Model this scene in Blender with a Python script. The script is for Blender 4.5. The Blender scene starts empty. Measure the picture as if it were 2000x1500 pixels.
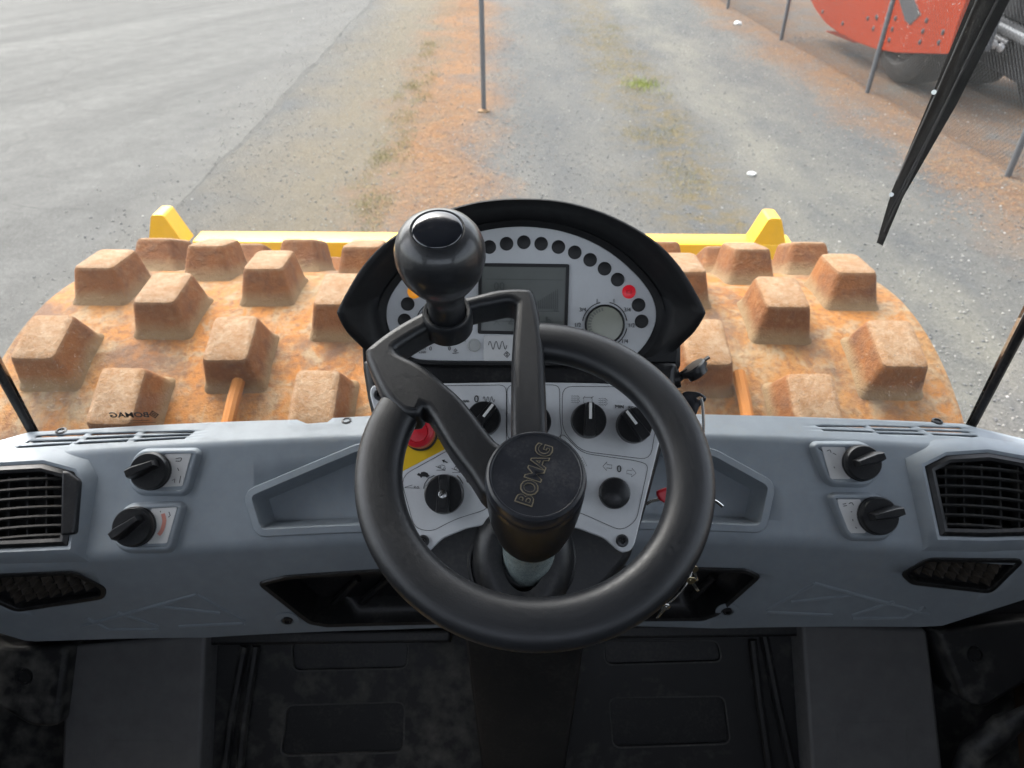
import bpy, bmesh, math, random
import numpy as np
from mathutils import Vector, Matrix
from mathutils.geometry import tessellate_polygon
R = math.radians
random.seed(7); rng = np.random.default_rng(7)
S = bpy.context.scene
COL = S.collection

# ------------------------------------------------------------------ camera, sky, sun, exposure
HC, PITCH, YAW, FPX = 2.40, R(36.3), R(0.7), 1390.0
cd = bpy.data.cameras.new('camera'); cam = bpy.data.objects.new('camera', cd); COL.objects.link(cam)
cam.location = (0, 0, HC); cam.rotation_euler = (R(90) - PITCH, 0, -YAW)
cd.sensor_width = 36; cd.lens = FPX / 2000 * 36; cd.clip_start = .02; cd.clip_end = 600
cd.dof.use_dof = True; cd.dof.focus_distance = .80; cd.dof.aperture_fstop = 9.0
S.camera = cam
SUN_EL, SUN_AZ = R(52), R(-35)            # azimuth from +Y towards +X
w = bpy.data.worlds.new('World'); S.world = w; w.use_nodes = True
nt = w.node_tree; bgn = nt.nodes['Background']
sky = nt.nodes.new('ShaderNodeTexSky'); sky.sky_type = 'NISHITA'; sky.sun_disc = False
sky.sun_elevation = SUN_EL; sky.sun_rotation = SUN_AZ; sky.air_density = 1.0; sky.dust_density = 4.0; sky.ozone_density = .6
hs = nt.nodes.new('ShaderNodeHueSaturation'); hs.inputs['Saturation'].default_value = .40      # overcast: whiter than clear sky
nt.links.new(sky.outputs[0], hs.inputs['Color']); nt.links.new(hs.outputs[0], bgn.inputs[0]); bgn.inputs[1].default_value = .15
sl = bpy.data.lights.new('sun', 'SUN'); sl.energy = .9; sl.angle = R(35); sl.color = (1, .96, .9)
so = bpy.data.objects.new('sun', sl); COL.objects.link(so)
sd = Vector((math.sin(SUN_AZ) * math.cos(SUN_EL), math.cos(SUN_AZ) * math.cos(SUN_EL), math.sin(SUN_EL)))
so.rotation_euler = sd.to_track_quat('Z', 'Y').to_euler(); so.location = (0, 0, 30)
S.view_settings.view_transform = 'Standard'; S.view_settings.look = 'None'
S.view_settings.exposure = 2.12
S.cycles.max_bounces = 7; S.cycles.diffuse_bounces = 3; S.cycles.glossy_bounces = 3; S.cycles.transparent_max_bounces = 12; S.view_settings.gamma = 1

# ------------------------------------------------------------------ materials
def newmat(name):
    m = bpy.data.materials.new(name); m.use_nodes = True
    return m, m.node_tree, m.node_tree.nodes['Principled BSDF']
def nd(t, typ, **kw):
    n = t.nodes.new(typ)
    for k, v in kw.items(): setattr(n, k, v)
    return n
def lk(t, a, b): t.links.new(a, b)
def coords(t, kind='Object', scale=(1, 1, 1)):
    tc = nd(t, 'ShaderNodeTexCoord'); mp = nd(t, 'ShaderNodeMapping'); mp.inputs['Scale'].default_value = scale
    lk(t, tc.outputs[kind], mp.inputs[0]); return mp.outputs[0]
def worldpos(t, scale=(1, 1, 1)):
    g = nd(t, 'ShaderNodeNewGeometry'); mp = nd(t, 'ShaderNodeMapping'); mp.inputs['Scale'].default_value = scale
    lk(t, g.outputs['Position'], mp.inputs[0]); return mp.outputs[0]
def noise(t, vec, scale, detail=4, rough=.55, dist=0):
    n = nd(t, 'ShaderNodeTexNoise'); n.inputs['Scale'].default_value = scale; n.inputs['Detail'].default_value = detail
    n.inputs['Roughness'].default_value = rough; n.inputs['Distortion'].default_value = dist
    lk(t, vec, n.inputs['Vector']); return n.outputs['Fac']
def ramp(t, fac, stops):
    r = nd(t, 'ShaderNodeValToRGB'); e = r.color_ramp.elements
    while len(e) < len(stops): e.new(.5)
    for i, (p, c) in enumerate(stops):
        e[i].position = p; e[i].color = (c, c, c, 1) if isinstance(c, (int, float)) else (*c, 1)
    lk(t, fac, r.inputs[0]); return r.outputs[0]
def mix(t, fac, a, b, mode='MIX'):
    n = nd(t, 'ShaderNodeMix', data_type='RGBA', blend_type=mode)
    for sock, v in ((n.inputs[0], fac), (n.inputs[6], a), (n.inputs[7], b)):
        if hasattr(v, 'is_linked'): lk(t, v, sock)
        elif isinstance(v, (int, float)): sock.default_value = v
        else: sock.default_value = (*v, 1)
    return n.outputs[2]
def math_(t, op, a, b=0.0, clamp=False):
    n = nd(t, 'ShaderNodeMath', operation=op); n.use_clamp = clamp
    for s, v in ((n.inputs[0], a), (n.inputs[1], b)):
        if hasattr(v, 'is_linked'): lk(t, v, s)
        else: s.default_value = v
    return n.outputs[0]
def bump(t, bs, h, strength, dist):
    b = nd(t, 'ShaderNodeBump'); b.inputs['Strength'].default_value = strength; b.inputs['Distance'].default_value = dist
    lk(t, h, b.inputs['Height']); lk(t, b.outputs[0], bs.inputs['Normal'])
def plastic(name, col, rough, bscale=900, bdist=.0002, bstr=.4, dust=.0, dustcol=(.25, .23, .2), dscale=9, spec=.5, vary=.12):
    m, t, b = newmat(name); wp = worldpos(t)
    n1 = noise(t, wp, 30, 5, .6)
    c = mix(t, 1, col, ramp(t, n1, [(.3, 1 - vary), (.7, 1 + vary)]), 'MULTIPLY')
    if dust:
        dn = ramp(t, math_(t, 'MULTIPLY', noise(t, wp, dscale, 4, .7), noise(t, wp, dscale * 14, 3, .6)), [(.24, 0), (.42, 1)])
        f = math_(t, 'MULTIPLY', dn, dust)
        c = mix(t, f, c, dustcol)
        lk(t, math_(t, 'ADD', f, rough, True), b.inputs['Roughness'])
    else:
        lk(t, ramp(t, noise(t, wp, 60, 4), [(.3, rough - .06), (.7, rough + .06)]), b.inputs['Roughness'])
    lk(t, c, b.inputs['Base Color']); b.inputs['Specular IOR Level'].default_value = spec
    bump(t, b, noise(t, wp, bscale, 2), bstr, bdist)
    return m
def paint(name, col, rough=.4, metal=0, emit=0, spec=.5):
    m, t, b = newmat(name); wp = worldpos(t)
    lk(t, mix(t, 1, col, ramp(t, noise(t, wp, 14, 6, .6), [(.3, .9), (.7, 1.06)]), 'MULTIPLY'), b.inputs['Base Color'])
    b.inputs['Roughness'].default_value = rough; b.inputs['Metallic'].default_value = metal
    b.inputs['Specular IOR Level'].default_value = spec
    if emit:
        b.inputs['Emission Color'].default_value = (*col, 1); b.inputs['Emission Strength'].default_value = emit
    return m
def leather(crackle=.0):
    m, t, b = newmat('moulded_rim'); wp = worldpos(t)
    v = nd(t, 'ShaderNodeTexVoronoi', feature='DISTANCE_TO_EDGE'); v.inputs['Scale'].default_value = 330
    nz = nd(t, 'ShaderNodeTexNoise'); nz.inputs['Scale'].default_value = 90; lk(t, wp, nz.inputs['Vector'])
    lk(t, mix(t, .012, wp, nz.outputs['Color'], 'ADD'), v.inputs['Vector'])
    h = ramp(t, v.outputs['Distance'], [(0, 0), (.12, 1)])
    wear = ramp(t, noise(t, wp, 7, 3, .6), [(.35, 0), (.7, 1)])
    lk(t, mix(t, wear, (.008, .0090, .0108), (.017, .0185, .0215)), b.inputs['Base Color'])
    lk(t, ramp(t, noise(t, wp, 300, 2), [(.35, .36), (.65, .46)]), b.inputs['Roughness'])
    bump(t, b, math_(t, 'ADD', math_(t, 'MULTIPLY', h, crackle), noise(t, wp, 620, 2)), .35, .00028)
    return m
def rust(name, pad):
    m, t, b = newmat(name)
    wp = worldpos(t); st = coords(t, 'Object', (9, .8, .8)) if not pad else worldpos(t, (5, 5, 5))
    n1 = noise(t, st, 2.6, 5, .68, .3); n2 = noise(t, wp, 7, 5, .65); n3 = noise(t, wp, 60, 5, .7); n4 = noise(t, wp, 260, 3, .6)
    n5 = noise(t, wp, 3.2, 5, .65, .6); n6 = noise(t, wp, 16, 5, .7, .4)
    if pad:
        c = mix(t, ramp(t, n2, [(.34, 0), (.68, 1)]), (.125, .046, .015), (.235, .088, .023))
        c = mix(t, ramp(t, n6, [(.50, 0), (.68, .7)]), c, (.095, .045, .026))
        c = mix(t, ramp(t, n3, [(.52, 0), (.72, .5)]), c, (.25, .155, .080))
        tc = nd(t, 'ShaderNodeTexCoord'); sp = nd(t, 'ShaderNodeSeparateXYZ'); lk(t, tc.outputs['Object'], sp.inputs[0])
        zz = math_(t, 'ADD', sp.outputs[2], math_(t, 'MULTIPLY', math_(t, 'SUBTRACT', n6, .5), .05))
        foot = ramp(t, zz, [(.004, 1), (.04, 0)])
        c = mix(t, math_(t, 'MULTIPLY', foot, .8), c, (.245, .178, .098))
        top = ramp(t, math_(t, 'ADD', sp.outputs[2], math_(t, 'MULTIPLY', math_(t, 'SUBTRACT', n6, .5), .014)), [(.086, 0), (.099, 1)])
        topc = mix(t, ramp(t, n3, [(.36, 0), (.62, 1)]), (.22, .125, .058), (.30, .215, .135))
        topc = mix(t, ramp(t, n6, [(.42, 0), (.66, .7)]), topc, (.22, .098, .030))
        topc = mix(t, ramp(t, n4, [(.54, 0), (.70, .45)]), topc, (.36, .30, .23))
        c = mix(t, math_(t, 'MULTIPLY', top, .92), c, topc)
    else:
        c = mix(t, ramp(t, n5, [(.32, 0), (.60, 1)]), (.235, .160, .075), (.310, .122, .024))
        c = mix(t, ramp(t, n1, [(.40, 0), (.60, .65)]), c, (.320, .120, .022))
        c = mix(t, ramp(t, n1, [(.30, .8), (.42, 0)]), c, (.255, .195, .115))
        c = mix(t, ramp(t, n6, [(.46, 0), (.62, .85)]), c, (.270, .205, .125))
        c = mix(t, ramp(t, noise(t, wp, 5.5, 5, .7), [(.50, 0), (.64, .85)]), c, (.105, .062, .042))
        c = mix(t, ramp(t, n3, [(.48, 0), (.66, .75)]), c, (.135, .062, .026))
    lk(t, c, b.inputs['Base Color']); b.inputs['Roughness'].default_value = .78; b.inputs['Specular IOR Level'].default_value = .3
    bump(t, b, math_(t, 'ADD', math_(t, 'ADD', n3, math_(t, 'MULTIPLY', n6, 1.4)), math_(t, 'MULTIPLY', n4, .5)), .6, .006)
    return m
def glassm(name, film, spots=True):
    m, t, b = newmat(name); t.nodes.remove(b)
    out = t.nodes['Material Output']
    tr = nd(t, 'ShaderNodeBsdfTransparent'); tr.inputs[0].default_value = (.965, .975, .97, 1)
    df = nd(t, 'ShaderNodeBsdfDiffuse'); df.inputs[0].default_value = (.62, .60, .56, 1)
    tl = nd(t, 'ShaderNodeBsdfTranslucent'); tl.inputs[0].default_value = (.62, .60, .56, 1)
    ad = nd(t, 'ShaderNodeMixShader'); lk(t, df.outputs[0], ad.inputs[1]); lk(t, tl.outputs[0], ad.inputs[2])
    gl = nd(t, 'ShaderNodeBsdfGlossy'); gl.inputs['Roughness'].default_value = .02
    wp = worldpos(t)
    f = ramp(t, noise(t, wp, 5, 2, .6), [(.3, film * .6), (.7, film * 1.35)])
    if spots:
        sp = ramp(t, noise(t, wp, 330, 2, .5), [(.665, 0), (.73, 1)])
        area = ramp(t, noise(t, wp, 2.6, 3), [(.42, 0), (.62, .36)])
        f = math_(t, 'ADD', f, math_(t, 'MULTIPLY', sp, area), True)
    m1 = nd(t, 'ShaderNodeMixShader'); lk(t, f, m1.inputs[0]); lk(t, tr.outputs[0], m1.inputs[1]); lk(t, ad.outputs[0], m1.inputs[2])
    fr = nd(t, 'ShaderNodeFresnel'); fr.inputs[0].default_value = 1.25
    m2 = nd(t, 'ShaderNodeMixShader'); lk(t, fr.outputs[0], m2.inputs[0]); lk(t, m1.outputs[0], m2.inputs[1]); lk(t, gl.outputs[0], m2.inputs[2])
    lk(t, m2.outputs[0], out.inputs[0])
    return m
def island(name, stops, rough=.85):
    m, t, b = newmat(name); g = nd(t, 'ShaderNodeNewGeometry')
    lk(t, ramp(t, g.outputs['Random Per Island'], stops), b.inputs['Base Color']); b.inputs['Roughness'].default_value = rough
    return m

M = {}
M['black'] = plastic('black_plastic', (.008, .0084, .0096), .42, dust=.10, dscale=14)
M['black_matt'] = plastic('matt_black_hood', (.006, .0064, .0075), .60, bscale=1400)
M['black_floor'] = plastic('dirty_black_floor', (.010, .0104, .0115), .50, dust=.55, dustcol=(.17, .165, .15), dscale=2.4)
M['charcoal'] = plastic('charcoal_cover', (.11, .11, .112), .5, dust=.3, dustcol=(.13, .13, .13), dscale=6)
M['rim'] = leather(); M['knob'] = leather(.6); M['knob'].name = 'cracked_knob'
M['knob'].node_tree.nodes['Principled BSDF'].inputs['Coat Weight'].default_value = .5; M['knob'].node_tree.nodes['Principled BSDF'].inputs['Coat Roughness'].default_value = .12
M['gloss'] = plastic('gloss_black', (.012, .014, .019), .10, bdist=.00002, spec=1.0)
M['satin'] = plastic('satin_black', (.013, .0135, .015), .32, bdist=.00006, dust=.06, dscale=20)
M['cap'] = plastic('hub_cap_black', (.016, .018, .023), .30, bdist=.00005, dust=.10, dscale=30, dustcol=(.2, .19, .18))
M['dash'] = plastic('grey_blue_dash', (.268, .306, .340), .47, bscale=1300, bdist=.00018, bstr=.5, dust=.22, dustcol=(.36, .35, .32), dscale=9, vary=.07)
M['silver'] = plastic('silver_panel', (.64, .655, .67), .36, bscale=1500, bdist=.00004, dust=.08, dustcol=(.4, .38, .35), dscale=18, vary=.03)
M['ink'] = paint('black_print', (.012, .012, .013), .5)
M['white'] = paint('white_print', (.78, .78, .76), .45)
M['sticker'] = paint('white_sticker', (.70, .70, .69), .4)
M['redprint'] = paint('faded_red_print', (.70, .30, .24), .5)
M['btngrey'] = paint('grey_button', (.48, .49, .48), .45)
M['lcd'] = paint('lcd_screen', (.150, .160, .150), .22)
M['lcdseg'] = paint('lcd_segments', (.075, .082, .078), .3)
M['gauge'] = paint('gauge_glass', (.36, .37, .30), .2)
M['gaugeseg'] = paint('gauge_segments', (.20, .21, .18), .3)
M['red'] = paint('red_plastic', (.60, .020, .035), .33)
M['redlit'] = paint('lit_red_lamp', (.70, .01, .025), .3, emit=.06)
M['amber'] = paint('lit_amber_lamp', (.90, .33, .01), .3, emit=.10)
M['amberring'] = paint('orange_ring', (.50, .17, .04), .4)
M['yellow'] = paint('yellow_label', (.78, .50, .008), .42)
M['ypaint'] = plastic('yellow_paint', (.80, .46, .012), .38, bdist=.0003, bscale=60, dust=.12, dustcol=(.45, .34, .2), vary=.05)
M['steel'] = paint('bright_steel', (.62, .62, .60), .25, metal=1)
M['darksteel'] = paint('dark_screw', (.03, .03, .032), .3, metal=.3)
M['tube'] = plastic('greenish_column_tube', (.24, .29, .285), .25, bdist=.00005, dust=.15, dustcol=(.3, .32, .3), dscale=40)
M['gold'] = paint('dull_brass_lettering', (.20, .17, .11), .45)
M['rust'] = rust('rusty_drum', False); M['rustpad'] = rust('rusty_pad', True)
M['rustbar'] = paint('orange_rust_bar', (.34, .125, .022), .85)
M['glass'] = glassm('windscreen_glass', .011); M['sideglass'] = glassm('side_glass', .025)
M['brownmesh'] = plastic('dusty_brown_grille', (.040, .033, .027), .5, dust=.3, dustcol=(.16, .12, .08), dscale=30)
M['louvre'] = plastic('dusty_louvre', (.012, .0125, .013), .6, dust=.14, dustcol=(.22, .19, .14), dscale=25, spec=.2)
M['galv'] = paint('galvanised_post', (.15, .162, .175), .45, metal=.5)
M['wire'] = paint('galvanised_wire', (.13, .135, .135), .45, metal=.4)
M['redmachine'] = plastic('red_orange_paint', (.33, .032, .004), .5, bdist=.0005, bscale=40, dust=.15, dustcol=(.34, .1, .05), spec=.15)
M['tyre'] = plastic('dusty_black_tyre', (.025, .024, .024), .75, bscale=80, bdist=.002, dust=.4, dustcol=(.14, .11, .08))
M['darkframe'] = plastic('dark_chassis', (.05, .052, .06), .55, dust=.3, dustcol=(.15, .14, .12))
M['greybar'] = paint('grey_bumper', (.36, .37, .38), .45)
M['lamp'] = paint('headlamp_lens', (.80, .80, .82), .15)
M['ochre'] = paint('ochre_steel', (.50, .24, .05), .6)
M['wiper'] = plastic('dusty_wiper', (.018, .018, .019), .5, dust=.5, dustcol=(.12, .115, .11), dscale=40)
M['wipeline'] = paint('pale_wiper_rib', (.075, .075, .078), .4)  # ribs in a lighter grey than the rest of the wiper
M['edgedust'] = plastic('dusty_moulding_edge', (.05, .05, .05), .7, dust=.6, dustcol=(.16, .155, .145), dscale=12)
M['roofliner'] = plastic('dark_cab_liner', (.045, .046, .048), .7)

# ------------------------------------------------------------------ pixel helpers and frames
def ray(px, py):
    x = (px - 1000) / FPX; y = -(py - 750) / FPX
    d = Vector((x, math.cos(PITCH) + y * math.sin(PITCH), -math.sin(PITCH) + y * math.cos(PITCH)))
    return Matrix.Rotation(-YAW, 3, 'Z') @ d
CAMP = Vector((0, 0, HC))
class Fr:
    def __init__(s, o, A=0.0, u=None, v=None, k=0.0):
        s.o = Vector(o)
        s.u = Vector(u) if u else Vector((1, 0, 0)); s.v = Vector(v) if v else Vector((0, math.cos(A), math.sin(A)))
        s.n = s.u.cross(s.v).normalized(); s.k = k
    @property
    def M(s):
        return Matrix(((s.u.x, s.v.x, s.n.x, s.o.x), (s.u.y, s.v.y, s.n.y, s.o.y), (s.u.z, s.v.z, s.n.z, s.o.z), (0, 0, 0, 1)))
    def hit(s, px, py, h=0.0):
        d = ray(px, py); o = s.o + s.n * h; x = 0
        for _ in range(8 if s.k else 1):
            oo = o + Vector((0, -s.k * x * x, 0))
            p = CAMP + d * ((oo - CAMP).dot(s.n) / d.dot(s.n)); x = p.x
        return p
    def loc(s, px, py, h=0.0):          # plane coordinates of a pixel (bend removed)
        p = s.hit(px, py, h); p = p + Vector((0, s.k * p.x ** 2, 0)) - s.o
        return (p.dot(s.u), p.dot(s.v))
    def P(s, pts, h=0.0): return [s.loc(x, y, h) for x, y in pts]
    def sub(s, px, py, h=0.0):          # local frame at a pixel, turned with the bend
        p = s.hit(px, py, h); u = Vector((1, -2 * s.k * p.x, 0)).normalized()
        v = (s.v - u * s.v.dot(u)).normalized()
        return Fr(p, u=u, v=v)
    def w(s, a, b, c=0.0): return s.o + s.u * a + s.v * b + s.n * c
    def shift(s, h): return Fr(s.o + s.n * h, u=s.u, v=s.v, k=s.k)

# ------------------------------------------------------------------ object helpers
WM = {}
def thing(name, label, cat, loc=(0, 0, 0), rz=0.0, group=None):
    o = bpy.data.objects.new(name, None); COL.objects.link(o)
    o.matrix_basis = Matrix.Translation(loc) @ Matrix.Rotation(rz, 4, 'Z'); WM[o] = o.matrix_basis.copy()
    o.empty_display_size = .1
    return tag(o, label, cat, group)
def tag(o, label, cat, group=None, kind=None):
    if label: o['label'] = label
    if cat: o['category'] = cat
    if group: o['group'] = group
    if kind: o['kind'] = kind
    return o
def obj(name, me, mat, parent=None, Mx=None, smooth=True, ang=35, label=None):
    if isinstance(me, bmesh.types.BMesh):
        bm = me; me = bpy.data.meshes.new(name); bm.to_mesh(me); bm.free()
    if not me.materials:
        me.materials.append(M[mat] if isinstance(mat, str) else mat)
    if smooth and len(me.polygons):
        me.polygons.foreach_set('use_smooth', [True] * len(me.polygons)); me.set_sharp_from_angle(angle=R(ang))
    o = bpy.data.objects.new(name, me); COL.objects.link(o)
    Mx = Mx.copy() if Mx is not None else Matrix.Identity(4)
    WM[o] = Mx
    if parent: o.parent = parent; o.matrix_basis = WM[parent].inverted() @ Mx
    else: o.matrix_basis = Mx
    if label: o['label'] = label
    return o
def bmnew(): return bmesh.new()
def poly(bm, pts):
    return bm.faces.new([bm.verts.new(p) for p in pts])
def loft(bm, loops, closed=True, cap0=False, cap1=False):
    vs = [[bm.verts.new(p) for p in l] for l in loops]; n = len(vs[0])
    for a, b in zip(vs[:-1], vs[1:]):
        for i in range(n if closed else n - 1):
            j = (i + 1) % n
            bm.faces.new((a[i], a[j], b[j], b[i]))
    if cap0: bm.faces.new(list(reversed(vs[0])))
    if cap1: bm.faces.new(vs[-1])
    return vs
def fix(bm):
    bmesh.ops.recalc_face_normals(bm, faces=bm.faces); return bm
def lathe(prof, n=40, bm=None, cap=True):      # (radius, height) along local z
    bm = bm or bmnew()
    loops = [[(r * math.cos(2 * math.pi * i / n), r * math.sin(2 * math.pi * i / n), h) for i in range(n)] for r, h in prof]
    loft(bm, loops, True, cap, cap)
    return fix(bm)
def box(sx, sy, sz, c=(0, 0, 0), bev=0.0, bm=None, seg=2):
    b = bmnew(); bmesh.ops.create_cube(b, size=1)
    bmesh.ops.scale(b, vec=(sx, sy, sz), verts=b.verts)
    if bev: bmesh.ops.bevel(b, geom=b.edges[:], offset=bev, segments=seg, affect='EDGES', profile=.5)
    bmesh.ops.translate(b, vec=c, verts=b.verts)
    if bm is None: return b
    me = bpy.data.meshes.new('t'); b.to_mesh(me); b.free(); bm.from_mesh(me); bpy.data.meshes.remove(me); return bm
def tube(pts, r, n=10, bm=None, cap=True):
    bm = bm or bmnew(); pts = [Vector(p) for p in pts]; loops = []; up = None
    for i, p in enumerate(pts):
        t = (pts[min(i + 1, len(pts) - 1)] - pts[max(i - 1, 0)]).normalized()
        if up is None: up = Vector((0, 0, 1)) if abs(t.z) < .9 else Vector((1, 0, 0))
        a = t.cross(up).normalized(); b = a.cross(t).normalized(); up = b
        rr = r[i] if isinstance(r, (list, tuple)) else r
        loops.append([p + a * rr * math.cos(2 * math.pi * k / n) + b * rr * math.sin(2 * math.pi * k / n) for k in range(n)])
    loft(bm, loops, True, cap, cap); return fix(bm)
def rnd(pts, r, seg=5):                          # fillet the corners of a 2D polygon
    out = []; n = len(pts)
    for i in range(n):
        p = Vector(pts[i][:2]); a = Vector(pts[i - 1][:2]); b = Vector(pts[(i + 1) % n][:2])
        da, db = a - p, b - p; rr = r[i] if isinstance(r, (list, tuple)) else r
        d = min(rr, da.length * .45, db.length * .45)
        if d < 1e-6: out.append(tuple(p)); continue
        s, e = p + da.normalized() * d, p + db.normalized() * d
        for k in range(seg + 1):
            f = k / seg; out.append(tuple(s * (1 - f) ** 2 + p * 2 * f * (1 - f) + e * f * f))
    return out
def cat(pts, per=6, closed=True):                # Catmull-Rom through points
    out = []; n = len(pts); P = [Vector(p) for p in pts]
    rngi = range(n) if closed else range(n - 1)
    for i in rngi:
        if closed: a, b, c, d = P[i - 1], P[i], P[(i + 1) % n], P[(i + 2) % n]
        else: a, b, c, d = P[max(i - 1, 0)], P[i], P[i + 1], P[min(i + 2, n - 1)]
        for k in range(per):
            f = k / per
            out.append(tuple(.5 * (2 * b + (c - a) * f + (2 * a - 5 * b + 4 * c - d) * f * f + (3 * b - a - 3 * c + d) * f ** 3)))
    if not closed: out.append(tuple(P[-1]))
    return out
def slab(loops, z0, z1, bev=0.0, res=2):         # plate with holes, bevelled rims, local z from z0 to z1
    cu = bpy.data.curves.new('t', 'CURVE'); cu.dimensions = '2D'; cu.fill_mode = 'BOTH'
    cu.extrude = (z1 - z0) / 2 - bev; cu.bevel_depth = bev; cu.bevel_resolution = res; cu.offset = -bev
    for l in loops:
        sp = cu.splines.new('POLY'); sp.points.add(len(l) - 1); sp.use_cyclic_u = True
        for p, q in zip(sp.points, l): p.co = (q[0], q[1], 0, 1)
    o = bpy.data.objects.new('t', cu); me = bpy.data.meshes.new_from_object(o)
    bpy.data.objects.remove(o); bpy.data.curves.remove(cu)
    me.transform(Matrix.Translation((0, 0, (z0 + z1) / 2))); me.materials.clear(); return me
def textmesh(s, size, ext=.0002, shear=0, sx=1.0, bold=0.0, align='CENTER'):
    cu = bpy.data.curves.new('t', 'FONT'); cu.body = s; cu.size = size; cu.extrude = ext; cu.align_x = align; cu.align_y = 'CENTER'
    cu.shear = shear; cu.offset = bold; cu.resolution_u = 3
    o = bpy.data.objects.new('t', cu); me = bpy.data.meshes.new_from_object(o)
    bpy.data.objects.remove(o); bpy.data.curves.remove(cu); me.materials.clear()
    if sx != 1: me.transform(Matrix.Diagonal((sx, 1, 1, 1)))
    return me
def text(name, fr, s, px, py, hpx, mat, parent, rot=0.0, h=.0006, **kw):
    a, b = fr.loc(px, py); a2, b2 = fr.loc(px, py - hpx); size = math.hypot(a2 - a, b2 - b) * 1.38
    return obj(name, textmesh(s, size, **kw), mat, parent, fr.M @ Matrix.Translation((a, b, h)) @ Matrix.Rotation(rot, 4, 'Z'), smooth=False)
def strokes(lines, wd, h=.0005, th=.0003):        # flat printed lines, list of (points, closed)
    bm = bmnew()
    for pts, closed in lines:
        P = [Vector(p) for p in pts]; n = len(P); L, Rr = [], []
        for i in range(n):
            if closed: a, b = P[i - 1], P[(i + 1) % n]
            else: a, b = P[max(i - 1, 0)], P[min(i + 1, n - 1)]
            t = (b - a); t = t.normalized() if t.length else Vector((1, 0)); nn = Vector((-t.y, t.x)) * wd / 2
            L.append((*(P[i] + nn), h)); Rr.append((*(P[i] - nn), h))
        loft(bm, [[*L], [*Rr]] if False else [L, Rr], closed)
    bmesh.ops.recalc_face_normals(bm, faces=bm.faces)
    return bm
def circ(cx, cy, r, n=24, a0=0, a1=360, ry=None):
    ry = ry or r; m = n if a1 - a0 >= 360 else n + 1
    return [(cx + r * math.cos(R(a0 + (a1 - a0) * i / n)), cy + ry * math.sin(R(a0 + (a1 - a0) * i / n))) for i in range(m)]
def T(x, y, z=0): return Matrix.Translation((x, y, z))
def RZ(a): return Matrix.Rotation(a, 4, 'Z')

def inset(l, d):
    n = len(l); area = sum(l[i][0] * l[(i + 1) % n][1] - l[(i + 1) % n][0] * l[i][1] for i in range(n)); sg = 1 if area > 0 else -1; out = []
    for i in range(n):
        a, p, b = Vector(l[i - 1]), Vector(l[i]), Vector(l[(i + 1) % n])
        e1, e2 = (p - a).normalized(), (b - p).normalized(); n1, n2 = Vector((-e1.y, e1.x)) * sg, Vector((-e2.y, e2.x)) * sg
        m_ = (n1 + n2); m_ = m_.normalized() if m_.length > 1e-6 else n1
        out.append(tuple(p + m_ * d / max(.5, m_.dot(n1))))
    return out

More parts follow.
